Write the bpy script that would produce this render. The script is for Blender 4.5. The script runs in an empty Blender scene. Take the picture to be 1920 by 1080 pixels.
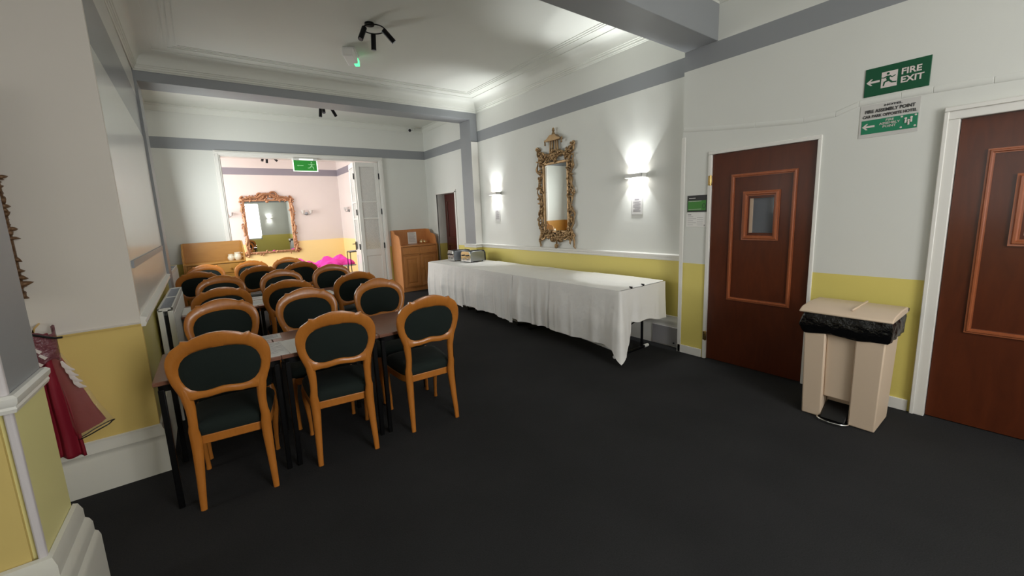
import bpy, bmesh, math, random
from mathutils import Vector, Matrix, Quaternion
S = bpy.context.scene
COL = S.collection
random.seed(7)

# ------------------------------------------------------------------ camera
CAM_H = 1.55
yaw, pit, rol = math.radians(-35.245), math.radians(8.731), math.radians(-2.64)
fwd = Vector((-math.sin(yaw)*math.cos(pit), math.cos(yaw)*math.cos(pit), -math.sin(pit)))
r0 = Vector((math.cos(yaw), math.sin(yaw), 0)); u0 = r0.cross(fwd)
rt = r0*math.cos(rol) + u0*math.sin(rol); up = rt.cross(fwd)
cam = bpy.data.cameras.new('camera'); co = bpy.data.objects.new('camera', cam); COL.objects.link(co)
m = Matrix((rt, up, -fwd)).transposed().to_4x4(); m.translation = Vector((0, 0, CAM_H)); co.matrix_world = m
cam.sensor_width = 36; cam.sensor_fit = 'HORIZONTAL'
cam.lens = 746.96/1920*36
cam.shift_x = (960-927.03)/1920; cam.shift_y = (516.8-540)/1920
cam.clip_start = 0.05; cam.clip_end = 100
S.camera = co

# ------------------------------------------------------------------ world, exposure, large lights
w = bpy.data.worlds.new('world'); S.world = w; w.use_nodes = True
w.node_tree.nodes['Background'].inputs[0].default_value = (.75, .85, 1, 1)
w.node_tree.nodes['Background'].inputs[1].default_value = 1.0
S.view_settings.view_transform = 'Standard'; S.view_settings.look = 'None'
S.view_settings.exposure = 0.0; S.view_settings.gamma = 1.0; S.view_settings.use_curve_mapping = False
def area(name, loc, target, sx, sy, power, col, spread=180):
    l = bpy.data.lights.new(name, 'AREA'); l.shape = 'RECTANGLE'; l.size = sx; l.size_y = sy
    l.energy = power; l.color = col; l.spread = math.radians(spread)
    o = bpy.data.objects.new(name, l); COL.objects.link(o); o.location = loc
    d = Vector(target)-Vector(loc); o.rotation_euler = d.to_track_quat('-Z', 'Y').to_euler(); return o
# daylight through the windows behind the camera and in the far room, plus area fills
area('window_daylight_behind', (1.75, -2.85, 1.85), (1.75, 4, 2.3), 1.5, 1.8, 82, (1, .99, .975))
area('ceiling_panel_behind', (1.7, -1.3, 3.30), (1.9, -.6, 0), 1.6, 1.2, 26, (1, .985, .965))
area('added_fill_left', (-3.4, 0.2, 1.9), (3.0, .9, 2.2), 2.0, 1.6, 14, (.985, 1, .96))  # added area light from the left to lift the ceiling; no hall opening here
area('added_fill_recess', (-3.2, 2.65, 2.0), (-.2, 3.0, 1.5), .7, 1.6, 14, (1, .98, .94))  # added area light to brighten the beige recess wall; no stairwell there
area('window_daylight_far_room', (-1.35, 10.3, 1.75), (3.2, 9.6, 1.2), 2.4, 1.9, 138, (1, .97, .95))
area('area_light_far_room', (1.6, 8.8, 3.1), (1.6, 11.2, .9), 2.2, .5, 22, (1, .97, .96))  # area light under the far room ceiling, aimed at its back wall
area('added_fill_far_section', (-.3, 7.1, 1.9), (3, 7.2, 2.1), 0.9, 1.3, 46, (.96, 1, .99))  # added area light to brighten the far section; its left wall has no window

# ------------------------------------------------------------------ materials
MATS = {}
def nt(name):
    m = bpy.data.materials.new(name); m.use_nodes = True
    n = m.node_tree; return m, n, n.nodes['Principled BSDF']
def lin(c): return tuple((x/12.92 if x <= .04045 else ((x+.055)/1.055)**2.4) for x in c)
def rgb(r, g, b): return lin((r/255, g/255, b/255)) + (1,)
def bump(n, b, scale, strength, dist=.002, detail=4, obj=True, stretch=None):
    tc = n.nodes.new('ShaderNodeTexCoord'); ns = n.nodes.new('ShaderNodeTexNoise'); bp = n.nodes.new('ShaderNodeBump')
    ns.inputs['Scale'].default_value = scale; ns.inputs['Detail'].default_value = detail
    src = tc.outputs['Object']
    if stretch:
        mp = n.nodes.new('ShaderNodeMapping'); mp.inputs['Scale'].default_value = stretch
        n.links.new(src, mp.inputs[0]); src = mp.outputs[0]
    n.links.new(src, ns.inputs['Vector']); n.links.new(ns.outputs['Fac'], bp.inputs['Height'])
    bp.inputs['Strength'].default_value = strength; bp.inputs['Distance'].default_value = dist
    n.links.new(bp.outputs[0], b.inputs['Normal']); return ns
def simple(name, col, rough=.5, metal=0, bs=0, bstr=.3, dist=.002, var=0, **kw):
    m, n, b = nt(name)
    b.inputs['Base Color'].default_value = col; b.inputs['Roughness'].default_value = rough; b.inputs['Metallic'].default_value = metal
    if 'spec' in kw: b.inputs['Specular IOR Level'].default_value = kw['spec']
    if bs: bump(n, b, bs, bstr, dist)
    if var:
        tc = n.nodes.new('ShaderNodeTexCoord'); ns = n.nodes.new('ShaderNodeTexNoise'); ns.inputs['Scale'].default_value = kw.get('vs', 2.5)
        ns.inputs['Detail'].default_value = 5
        mx = n.nodes.new('ShaderNodeMix'); mx.data_type = 'RGBA'
        mx.inputs[6].default_value = tuple(c*(1-var) for c in col[:3])+(1,); mx.inputs[7].default_value = tuple(min(1, c*(1+var)) for c in col[:3])+(1,)
        n.links.new(tc.outputs['Object'], ns.inputs['Vector']); n.links.new(ns.outputs['Fac'], mx.inputs[0]); n.links.new(mx.outputs[2], b.inputs['Base Color'])
    MATS[name] = m; return m
WHITE = rgb(223, 224, 218); YEL = rgb(226, 210, 116); GREY = rgb(145, 148, 151)
def wall_mat(name, base=WHITE, low=YEL, split=.965, band=(2.83, 3.01), bandcol=GREY, rough=.45, gloss=0):
    """emulsion painted wall: coloured dado below, grey frieze band above, by height"""
    m, n, b = nt(name)
    g = n.nodes.new('ShaderNodeNewGeometry'); sp = n.nodes.new('ShaderNodeSeparateXYZ'); n.links.new(g.outputs['Position'], sp.inputs[0])
    def gt(v):
        k = n.nodes.new('ShaderNodeMath'); k.operation = 'GREATER_THAN'; k.inputs[1].default_value = v
        n.links.new(sp.outputs[2], k.inputs[0]); return k.outputs[0]
    def mix(f, a, c):
        k = n.nodes.new('ShaderNodeMix'); k.data_type = 'RGBA'
        if isinstance(f, float): k.inputs[0].default_value = f
        else: n.links.new(f, k.inputs[0])
        for s, v in ((6, a), (7, c)):
            if isinstance(v, tuple): k.inputs[s].default_value = v
            else: n.links.new(v, k.inputs[s])
        return k.outputs[2]
    tc = n.nodes.new('ShaderNodeTexCoord'); ns = n.nodes.new('ShaderNodeTexNoise'); ns.inputs['Scale'].default_value = 1.3; ns.inputs['Detail'].default_value = 4
    n.links.new(tc.outputs['Object'], ns.inputs['Vector'])
    bs = mix(ns.outputs['Fac'], tuple(c*.94 for c in base[:3])+(1,), tuple(min(1, c*1.03) for c in base[:3])+(1,))
    c = bs
    if low: c = mix(gt(split), low, bs)
    if band:
        c = mix(gt(band[0]), c, bandcol); c = mix(gt(band[1]), c, bs)
    n.links.new(c, b.inputs['Base Color']); b.inputs['Roughness'].default_value = rough
    if gloss: b.inputs['Coat Weight'].default_value = gloss; b.inputs['Coat Roughness'].default_value = .2
    n2 = n.nodes.new('ShaderNodeTexNoise'); n2.inputs['Scale'].default_value = 9; n2.inputs['Detail'].default_value = 8
    bp = n.nodes.new('ShaderNodeBump'); bp.inputs['Strength'].default_value = .22; bp.inputs['Distance'].default_value = .006
    n.links.new(tc.outputs['Object'], n2.inputs['Vector']); n.links.new(n2.outputs['Fac'], bp.inputs['Height']); n.links.new(bp.outputs[0], b.inputs['Normal'])
    MATS[name] = m; return m
M_wall = wall_mat('painted_wall')
M_wallL = wall_mat('painted_wall_left', rough=.38, gloss=.6, band=(2.60, 3.03))  # painted band carried lower here, its lower part standing in for the beam's reflection
M_beige = wall_mat('painted_wall_beige', base=rgb(222, 215, 205), low=rgb(226, 198, 118), split=.985, band=None)
M_far = wall_mat('painted_wall_far_room', base=rgb(224, 215, 211), low=rgb(250, 222, 158), split=1.08, band=(2.81, 2.98), bandcol=rgb(140, 135, 145))
M_grey = simple('grey_satin_paint', GREY, .42, bs=12, bstr=.12, var=.04)
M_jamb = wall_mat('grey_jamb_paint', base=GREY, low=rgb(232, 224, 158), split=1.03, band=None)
M_pierface = wall_mat('pier_front_paint', base=rgb(215, 208, 200), low=rgb(214, 190, 118), split=1.03, band=None)
M_ceil = simple('ceiling_white', rgb(221, 222, 214), .6, bs=6, bstr=.12, dist=.005, var=.03)
M_gloss = simple('white_gloss_trim', rgb(232, 230, 224), .28, bs=25, bstr=.1)
M_skirt = simple('old_white_skirting', rgb(216, 214, 204), .4, bs=8, bstr=.25, dist=.004, var=.06)
# carpet
m, n, b = nt('charcoal_carpet'); b.inputs['Roughness'].default_value = .97; b.inputs['Specular IOR Level'].default_value = .12
tc = n.nodes.new('ShaderNodeTexCoord'); n1 = n.nodes.new('ShaderNodeTexNoise'); n1.inputs['Scale'].default_value = 160; n1.inputs['Detail'].default_value = 3
n2 = n.nodes.new('ShaderNodeTexNoise'); n2.inputs['Scale'].default_value = 1.6; n2.inputs['Detail'].default_value = 5
mx = n.nodes.new('ShaderNodeMix'); mx.data_type = 'RGBA'; mx.inputs[6].default_value = rgb(22, 22, 23); mx.inputs[7].default_value = rgb(58, 58, 59)
ad = n.nodes.new('ShaderNodeMath'); ad.operation = 'MULTIPLY_ADD'; ad.inputs[1].default_value = .45
n.links.new(tc.outputs['Object'], n1.inputs['Vector']); n.links.new(tc.outputs['Object'], n2.inputs['Vector'])
n.links.new(n2.outputs['Fac'], ad.inputs[0]); 
h2 = n.nodes.new('ShaderNodeMath'); h2.operation = 'MULTIPLY'; h2.inputs[1].default_value = .55; n.links.new(n1.outputs['Fac'], h2.inputs[0])
n.links.new(h2.outputs[0], ad.inputs[2]); n.links.new(ad.outputs[0], mx.inputs[0]); n.links.new(mx.outputs[2], b.inputs['Base Color'])
bp = n.nodes.new('ShaderNodeBump'); bp.inputs['Strength'].default_value = .6; bp.inputs['Distance'].default_value = .004
n.links.new(n1.outputs['Fac'], bp.inputs['Height']); n.links.new(bp.outputs[0], b.inputs['Normal']); M_carpet = m
def wood(name, c1, c2, rough=.35, scale=(2, 2, 14), coat=0, axis=None):
    m, n, b = nt(name)
    tc = n.nodes.new('ShaderNodeTexCoord'); mp = n.nodes.new('ShaderNodeMapping'); mp.inputs['Scale'].default_value = scale
    ns = n.nodes.new('ShaderNodeTexNoise'); ns.inputs['Scale'].default_value = 3.0; ns.inputs['Detail'].default_value = 6; ns.inputs['Distortion'].default_value = 1.2
    mx = n.nodes.new('ShaderNodeMix'); mx.data_type = 'RGBA'; mx.inputs[6].default_value = c1; mx.inputs[7].default_value = c2
    n.links.new(tc.outputs['Object'], mp.inputs[0]); n.links.new(mp.outputs[0], ns.inputs['Vector']); n.links.new(ns.outputs['Fac'], mx.inputs[0])
    n.links.new(mx.outputs[2], b.inputs['Base Color']); b.inputs['Roughness'].default_value = rough
    b.inputs['Coat Weight'].default_value = coat; b.inputs['Coat Roughness'].default_value = .15
    bp = n.nodes.new('ShaderNodeBump'); bp.inputs['Strength'].default_value = .08; bp.inputs['Distance'].default_value = .002
    n.links.new(ns.outputs['Fac'], bp.inputs['Height']); n.links.new(bp.outputs[0], b.inputs['Normal'])
    MATS[name] = m; return m
M_chair = wood('chair_beech', rgb(170, 102, 38), rgb(198, 124, 50), .33, (9, 9, 3), .25)
M_door = wood('mahogany_door', rgb(68, 29, 13), rgb(98, 45, 21), .3, (6, 6, 1.2), .3)
M_mould = wood('mahogany_moulding', rgb(140, 76, 46), rgb(170, 98, 62), .25, (6, 6, 1.2), .3)
M_pine = wood('pine', rgb(180, 114, 62), rgb(204, 138, 80), .4, (8, 3, 1.2), .15)
M_pine2 = wood('golden_pine', rgb(176, 122, 52), rgb(200, 146, 68), .4, (1.2, 3, 8), .15)
M_table = wood('table_laminate', rgb(112, 74, 58), rgb(138, 94, 74), .3, (2, 8, 8), .1)
M_green = simple('dark_green_upholstery', rgb(9, 24, 20), .9, bs=220, bstr=.5, dist=.001)
M_black = simple('black_metal', rgb(20, 20, 22), .35, .6)
M_blackp = simple('black_plastic', rgb(16, 16, 17), .45)
M_bag = simple('black_bin_bag', rgb(10, 10, 12), .22, bs=14, bstr=.9, dist=.02)
M_beigep = simple('beige_plastic', rgb(214, 192, 168), .42, bs=60, bstr=.05)
M_chrome = simple('chrome', (.8, .8, .8, 1), .12, 1)
M_grille = simple('brushed_grey_steel', (.35, .37, .4, 1), .35, .9)
M_white = simple('white_enamel', rgb(226, 226, 222), .3)
M_cloth = simple('white_polyester_cloth', rgb(236, 234, 230), .55, bs=3.5, bstr=.7, dist=.03)
M_paper = simple('paper', rgb(236, 234, 230), .7)
M_paperg = simple('printed_paper', rgb(205, 203, 200), .7)
M_paper2 = simple('pale_grey_paper', rgb(222, 221, 218), .7)
M_print = simple('grey_print', rgb(150, 146, 150), .7)
M_ink = simple('black_ink', rgb(60, 60, 60), .6)
M_gilt = simple('antique_gilt', (.36, .235, .12, 1), .42, .75, bs=45, bstr=.7, dist=.004, var=.35, vs=14)
M_gilt2 = simple('copper_gilt', (.46, .24, .13, 1), .45, .5, bs=45, bstr=.7, dist=.004, var=.3, vs=14)
M_mirror = simple('mirror_glass', (.9, .92, .9, 1), .015, 1)
M_sgreen = simple('sign_green', rgb(6, 82, 52), .4)
M_sgreen2 = simple('faded_sign_green', rgb(34, 128, 92), .45)
M_lime = simple('notice_green', rgb(72, 138, 60), .4)
M_smoked = simple('door_window_glass', rgb(98, 102, 108), .08)
M_bead = simple('pale_bead', rgb(190, 168, 146), .4)
M_dark = simple('dark_void', rgb(30, 32, 38), .15)
M_brass = simple('brass', (.75, .52, .2, 1), .25, 1)
M_red = simple('crimson_cloth', rgb(132, 8, 36), .7, bs=9, bstr=.5, dist=.015)
M_pink = simple('hot_pink_cloth', rgb(240, 60, 175), .7, bs=7, bstr=.8, dist=.03)
M_bone = simple('white_print', rgb(222, 210, 206), .5)
m, n, b = nt('clear_plastic'); b.inputs['Base Color'].default_value = (.9, .74, .55, 1); b.inputs['Roughness'].default_value = .12
b.inputs['Alpha'].default_value = .10; b.inputs['Specular IOR Level'].default_value = .9; bump(n, b, 22, .8, .01); M_clear = m
m, n, b = nt('window_glass'); b.inputs['Base Color'].default_value = (.9, .93, .95, 1); b.inputs['Roughness'].default_value = .05
b.inputs['Alpha'].default_value = .25; M_glass = m
# patterned (frosted floral) glass
m, n, b = nt('patterned_glass'); b.inputs['Roughness'].default_value = .35
tc = n.nodes.new('ShaderNodeTexCoord'); vo = n.nodes.new('ShaderNodeTexVoronoi'); vo.inputs['Scale'].default_value = 26; vo.feature = 'DISTANCE_TO_EDGE'
mp = n.nodes.new('ShaderNodeTexNoise'); mp.inputs['Scale'].default_value = 9; mp.inputs['Distortion'].default_value = 3
n.links.new(tc.outputs['Object'], mp.inputs['Vector']); n.links.new(mp.outputs['Color'], vo.inputs['Vector'])
cr = n.nodes.new('ShaderNodeValToRGB'); cr.color_ramp.elements[0].color = rgb(158, 162, 156); cr.color_ramp.elements[1].color = rgb(250, 250, 246); cr.color_ramp.elements[1].position = .12
n.links.new(vo.outputs['Distance'], cr.inputs[0]); n.links.new(cr.outputs[0], b.inputs['Base Color'])
b.inputs['Transmission Weight'].default_value = .3; b.inputs['IOR'].default_value = 1.1
bp = n.nodes.new('ShaderNodeBump'); bp.inputs['Strength'].default_value = .6; bp.inputs['Distance'].default_value = .01
n.links.new(vo.outputs['Distance'], bp.inputs['Height']); n.links.new(bp.outputs[0], b.inputs['Normal']); M_pglass = m
def emis(name, col, strength):
    m, n, b = nt(name); b.inputs['Base Color'].default_value = col; b.inputs['Emission Color'].default_value = col
    b.inputs['Emission Strength'].default_value = strength; return m
M_lamp = emis('lamp_glow', (1, .97, .93, 1), 22)
M_exitlit = emis('lit_exit_green', rgb(40, 140, 48), .28)
M_exitman = emis('lit_exit_pale', rgb(140, 200, 140), .35)
M_led = emis('green_led', (.1, .9, .35, 1), 1.5)
M_tube = emis('tube_pale', (.9, 1, .88, 1), 1.1)
m, n, b = nt('day_window'); b.inputs['Base Color'].default_value = (.9, .95, 1, 1); b.inputs['Emission Color'].default_value = (.9, .95, 1, 1); b.inputs['Emission Strength'].default_value = 1.2; M_day = m

# ------------------------------------------------------------------ mesh helpers
class MB:
    def __init__(s): s.v = []; s.f = []
    def add(s, vs, fs):
        k = len(s.v); s.v += [tuple(v) for v in vs]; s.f += [tuple(i+k for i in f) for f in fs]; return s
    def box(s, x0, x1, y0, y1, z0, z1):
        x0, x1 = min(x0, x1), max(x0, x1); y0, y1 = min(y0, y1), max(y0, y1); z0, z1 = min(z0, z1), max(z0, z1)
        vs = [(x, y, z) for z in (z0, z1) for y in (y0, y1) for x in (x0, x1)]
        return s.add(vs, [(0, 2, 3, 1), (4, 5, 7, 6), (0, 1, 5, 4), (2, 6, 7, 3), (0, 4, 6, 2), (1, 3, 7, 5)])
    def tube(s, pts, r, n=8, flat=None, cap=True):
        """swept round tube; r number or list; flat = (normal, factor) squashes the section along a direction"""
        pts = [Vector(p) for p in pts]; N = len(pts)
        rs = r if isinstance(r, (list, tuple)) else [r]*N
        t0 = (pts[1]-pts[0]).normalized(); a = Vector((0, 0, 1)) if abs(t0.z) < .9 else Vector((1, 0, 0))
        nrm = (a - t0*a.dot(t0)).normalized(); rings = []
        for i, p in enumerate(pts):
            t = (pts[min(i+1, N-1)]-pts[max(i-1, 0)]).normalized()
            nrm = (nrm - t*nrm.dot(t)).normalized(); b = t.cross(nrm)
            ring = []
            for k in range(n):
                an = 2*math.pi*k/n + math.pi/n
                d = nrm*math.cos(an)*rs[i] + b*math.sin(an)*rs[i]
                if flat: fn = Vector(flat[0]); d = d - fn*d.dot(fn)*(1-flat[1])
                ring.append(p+d)
            rings.append(ring)
        vs = [v for rg in rings for v in rg]; fs = []
        for i in range(N-1):
            for k in range(n):
                a, b2 = i*n+k, i*n+(k+1) % n
                fs.append((a, b2, b2+n, a+n))
        if cap: fs.append(tuple(range(n-1, -1, -1))); fs.append(tuple((N-1)*n+k for k in range(n)))
        return s.add(vs, fs)
    def cyl(s, a, b, r, n=16, r2=None): return s.tube([a, b], [r, r if r2 is None else r2], n)
    def lathe(s, prof, c=(0, 0, 0), n=16, axis='z'):
        vs = []; fs = []
        for (r, z) in prof:
            for k in range(n):
                a = 2*math.pi*k/n; x, y = r*math.cos(a), r*math.sin(a)
                vs.append({'z': (c[0]+x, c[1]+y, c[2]+z), 'x': (c[0]+z, c[1]+x, c[2]+y), 'y': (c[0]+x, c[1]+z, c[2]+y)}[axis])
        for i in range(len(prof)-1):
            for k in range(n):
                a, b = i*n+k, i*n+(k+1) % n; fs.append((a, b, b+n, a+n))
        return s.add(vs, fs)
    def ball(s, c, r, n=8, sc=(1, 1, 1)):
        prof = [(math.sin(math.pi*i/n)*r+1e-5, -math.cos(math.pi*i/n)*r) for i in range(n+1)]
        k = len(s.v); s.lathe(prof, (0, 0, 0), n+2)
        for i in range(k, len(s.v)):
            x, y, z = s.v[i]; s.v[i] = (c[0]+x*sc[0], c[1]+y*sc[1], c[2]+z*sc[2])
        return s
    def prism(s, poly, fn, d0, d1):
        """extrude 2D polygon; fn(u,v,d)->xyz"""
        n = len(poly); vs = [fn(u, v, d0) for u, v in poly]+[fn(u, v, d1) for u, v in poly]
        fs = [tuple(range(n-1, -1, -1)), tuple(range(n, 2*n))]+[(i, (i+1) % n, n+(i+1) % n, n+i) for i in range(n)]
        return s.add(vs, fs)
    def grid(s, nu, nv, fn):
        vs = [fn(i/(nu-1), j/(nv-1)) for i in range(nu) for j in range(nv)]
        return s.add(vs, [(i*nv+j, (i+1)*nv+j, (i+1)*nv+j+1, i*nv+j+1) for i in range(nu-1) for j in range(nv-1)])
    def build(s, name, mat, parent=None, bevel=0, smooth=35, fix=True, solid=0, sub=0, kind=None, loc=None):
        me = bpy.data.meshes.new(name); me.from_pydata([tuple(v) for v in s.v], [], s.f); me.update()
        if fix:
            bm = bmesh.new(); bm.from_mesh(me); bmesh.ops.recalc_face_normals(bm, faces=bm.faces); bm.to_mesh(me); bm.free()
        if smooth:
            me.polygons.foreach_set('use_smooth', [True]*len(me.polygons)); me.set_sharp_from_angle(angle=math.radians(smooth))
        me.materials.append(mat); o = bpy.data.objects.new(name, me); COL.objects.link(o)
        if parent: o.parent = parent
        if loc: o.location = loc
        if bevel:
            b = o.modifiers.new('bevel', 'BEVEL'); b.width = bevel; b.segments = 2; b.limit_method = 'ANGLE'; b.angle_limit = math.radians(40)
        if solid: q = o.modifiers.new('solid', 'SOLIDIFY'); q.thickness = solid; q.offset = 0
        if sub: q = o.modifiers.new('sub', 'SUBSURF'); q.levels = sub; q.render_levels = sub
        if kind: o['kind'] = kind
        return o
def tag(o, label, cat, group=None):
    o['label'] = label; o['category'] = cat
    if group: o['group'] = group
    return o
def thing(name, label, cat, loc=(0, 0, 0), rz=0, group=None):
    o = bpy.data.objects.new(name, None); COL.objects.link(o); o.location = loc; o.rotation_euler = (0, 0, rz)
    o.empty_display_size = .1
    return tag(o, label, cat, group)
def struct_root(name, label=None):
    o = bpy.data.objects.new(name, None); COL.objects.link(o); o['kind'] = 'structure'
    if label: o['label'] = label
    return o
def struct(name, mb, mat, label=None, **k):
    o = mb.build(name, mat, kind='structure', **k)
    if label: o['label'] = label
    return o
def copy_tree(o, parent=None):
    c = o.copy(); COL.objects.link(c)
    if parent: c.parent = parent
    for ch in list(o.children): copy_tree(ch, c)
    return c
def profile_run(path, prof, closed=False, side=1):
    """sweep profile [(offset, z)] along 2D path with mitred corners; offset to the left of travel * side"""
    P = [Vector(p) for p in path]; N = len(P); mb = MB(); vs = []
    def nrm(a, b): d = (b-a).normalized(); return Vector((-d.y, d.x))*side
    for i in range(N):
        if closed or 0 < i < N-1:
            n1 = nrm(P[i-1], P[i]); n2 = nrm(P[i], P[(i+1) % N]); m = (n1+n2); m = m/ (1+n1.dot(n2))
        else: m = nrm(P[0], P[1]) if i == 0 else nrm(P[-2], P[-1])
        for off, z in prof: q = P[i]+m*off; vs.append((q.x, q.y, z))
    K = len(prof); fs = []
    for i in range(N if closed else N-1):
        j = (i+1) % N
        for k in range(K):
            k2 = (k+1) % K; fs.append((i*K+k, j*K+k, j*K+k2, i*K+k2))
    if not closed: fs += [tuple(range(K)), tuple((N-1)*K+k for k in range(K-1, -1, -1))]
    return mb.add(vs, fs)
def text(name, body, size, mat, mtx, parent=None, bold=0, ext=.001, sx=1.0, align='CENTER'):
    cu = bpy.data.curves.new(name, 'FONT'); cu.body = body; cu.size = size; cu.align_x = align; cu.align_y = 'CENTER'
    cu.offset = bold; cu.extrude = ext; cu.resolution_u = 3
    tmp = bpy.data.objects.new('tmp_text', cu); COL.objects.link(tmp)
    me = bpy.data.meshes.new_from_object(tmp.evaluated_get(bpy.context.evaluated_depsgraph_get()))
    bpy.data.objects.remove(tmp); bpy.data.curves.remove(cu)
    me.transform(Matrix.Diagonal((sx, 1, 1, 1))); me.transform(mtx); me.name = name
    me.materials.clear(); me.materials.append(mat)
    o = bpy.data.objects.new(name, me); COL.objects.link(o)
    if parent: o.parent = parent
    return o
# text plane matrices: facing -X (right wall) and facing -Y
def m_right(y, z, x): return Matrix(((0, 0, -1, x), (-1, 0, 0, y), (0, 1, 0, z), (0, 0, 0, 1)))
def m_front(x, z, y): return Matrix(((1, 0, 0, x), (0, 0, -1, y), (0, 1, 0, z), (0, 0, 0, 1)))

# ------------------------------------------------------------------ room shell
XA, XB, XC = 3.97, 4.085, 4.16          # right wall near, in the bay, far section
YJ, YB1, YB2, YF = 2.25, 6.12, 6.47, 8.40
ZC = 3.50
struct('floor', MB().box(-4, 5.5, -3.1, 12.2, -.1, 0), M_carpet, 'charcoal black carpet over the whole floor')
struct('ceiling', MB().box(-4, 5.5, -3.1, 8.5, ZC, ZC+.1), M_ceil, 'white plaster ceiling')
struct('ceiling_far_room', MB().box(-2, 5.5, 8.57, 12.2, 3.2, 3.4), simple('far_ceiling', rgb(236, 222, 216), .6), 'pale pink ceiling of the bright room beyond')
# right wall, near: openings for door 1 (y 1.13..1.955) and door 2 (y -.42.. .415)
def wall_x(mb, x0, x1, y0, y1, z1, holes):
    ys = sorted(holes); c = y0
    for (a, b2, zt, *zb) in ys:
        mb.box(x0, x1, c, a, 0, z1); mb.box(x0, x1, a, b2, zt, z1)
        if zb: mb.box(x0, x1, a, b2, 0, zb[0])
        c = b2
    mb.box(x0, x1, c, y1, 0, z1); return mb
struct('wall_right', wall_x(MB(), XA, XA+.3, -3.1, YJ, ZC, [(-.42, .415, 2.02), (1.14, 1.955, 2.02)]), M_wall, 'white wall with the two brown doors, yellow below and grey band above', smooth=0)
struct('wall_right_bay', MB().box(XB, XB+.3, YJ, YB1, 0, ZC), M_wall, 'white wall behind the long buffet, yellow below and grey band above', smooth=0)
struct('wall_right_far', wall_x(MB(), XC, XC+.32, YB1, YF+.2, ZC, [(7.16, 7.95, 2.03)]), M_wall, 'white right wall of the far section with an inset dark doorway', smooth=0)
# left side
lw = MB(); lw.add([(-.405, 3.24, 0), (-.46, YB1, 0), (-.75, YB1, 0), (-.75, 3.24, 0), (-.405, 3.24, ZC), (-.46, YB1, ZC), (-.75, YB1, ZC), (-.75, 3.24, ZC)],
    [(0, 1, 5, 4), (1, 2, 6, 5), (2, 3, 7, 6), (3, 0, 4, 7), (0, 3, 2, 1), (4, 5, 6, 7)])
struct('wall_left', lw, M_wallL, 'glossy left wall seen edge-on, grey band at top', smooth=0)
struct('wall_recess', MB().box(-3.9, -.405, 3.23, 3.26, 0, ZC), M_beige, 'beige wall with mustard dado facing the camera on the left', smooth=0)
struct('wall_left_far', MB().box(-.85, -.62, YB1, YF, 0, ZC), M_wall, smooth=0)
fw = MB(); fw.box(-2, .30, YF, YF+.16, 0, ZC); fw.box(3.10, 5.4, YF, YF+.16, 0, ZC); fw.box(.30, 3.10, YF, YF+.16, 2.77, ZC)
struct('wall_back', fw, M_wall, 'white far wall with the wide opening and grey band', smooth=0)
# far room
struct('wall_far_room_back', MB().box(-2, 3.4, 11.9, 12.1, 0, 3.5), M_far, 'pale pink wall of the bright room beyond with orange-yellow dado', smooth=0)
struct('wall_far_room_right', MB().box(3.15, 3.35, YF+.16, 11.9, 0, 3.5), M_far, smooth=0)
fl = MB(); fl.box(-1.7, -1.5, YF+.16, 11.9, 0, .8); fl.box(-1.7, -1.5, YF+.16, 11.9, 2.75, 3.5); fl.box(-1.7, -1.5, YF+.16, 9.0, .8, 2.75); fl.box(-1.7, -1.5, 11.6, 11.9, .8, 2.75)
struct('wall_far_room_left', fl, M_far, smooth=0)
wf = struct_root('window_1')
g = MB(); g.box(-1.62, -1.56, 9.0, 11.6, .8, .86); g.box(-1.62, -1.56, 9.0, 11.6, 2.69, 2.75)
for y in (9.03, 9.87, 10.7, 11.57): g.box(-1.62, -1.56, y-.03, y+.03, .8, 2.75)
g.build('window_frame', M_gloss, wf); MB().box(-1.60, -1.59, 9.0, 11.6, .8, 2.75).build('pane', M_day, wf)
# behind the camera
bw = MB(); bw.box(-4, .95, -3.1, -3, 0, ZC); bw.box(2.55, 4, -3.1, -3, 0, ZC); bw.box(.95, 2.55, -3.1, -3, 0, .75); bw.box(.95, 2.55, -3.1, -3, 2.75, ZC)
struct('wall_behind', bw, M_wall, smooth=0)
wb = struct_root('window_2'); g = MB(); g.box(.95, 2.55, -3.06, -3.0, .75, .81); g.box(.95, 2.55, -3.06, -3.0, 2.69, 2.75)
for x in (.98, 1.75, 2.52): g.box(x-.03, x+.03, -3.06, -3.0, .75, 2.75)
g.build('window_frame', M_gloss, wb); MB().box(.95, 2.55, -3.05, -3.04, .75, 2.75).build('pane', M_day, wb)
struct('wall_left_near', MB().box(-4.1, -3.9, -3.1, 3.5, 0, ZC), M_wall, smooth=0)

# pier at the left foreground
PX = -.598
struct('wall_pier_front', MB().box(-3.9, PX-.035, 1.94, 1.96, 0, 3.05), M_pierface, 'pale and yellow front face of the foreground pier', smooth=0)
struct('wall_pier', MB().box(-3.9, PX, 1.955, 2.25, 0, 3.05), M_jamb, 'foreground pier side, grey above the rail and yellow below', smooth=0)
struct('trim_1', MB().box(PX-.02, PX+.002, 1.933, 1.955, 0, 3.05), simple('pale_corner_paint', rgb(214, 208, 210), .5, bs=9, bstr=.4, dist=.006, var=.05), 'pale corner bead of the foreground pier', bevel=.006)
RAIL = [(0, .97), (.02, .97), (.026, .985), (.022, .995), (.034, 1.01), (.036, 1.03), (.02, 1.04), (0, 1.04)]
struct('trim_2', profile_run([(-2.5, 1.935), (PX+.002, 1.935), (PX+.002, 2.25)], [(o*.7, 1.04-(1.04-z)*.85) for o, z in RAIL], side=-1), M_gloss, 'white dado rail around the foreground pier')
PL = [(0, 0), (.062, 0), (.062, .27), (.056, .29), (.046, .30), (.046, .34), (.038, .36), (.026, .37), (.026, .41), (.014, .44), (0, .445)]
struct('baseboard_pier', profile_run([(-2.5, 1.935), (PX+.002, 1.935), (PX+.002, 2.26)], PL, side=-1), M_skirt, 'tall stepped white plinth of the foreground pier')
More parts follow.
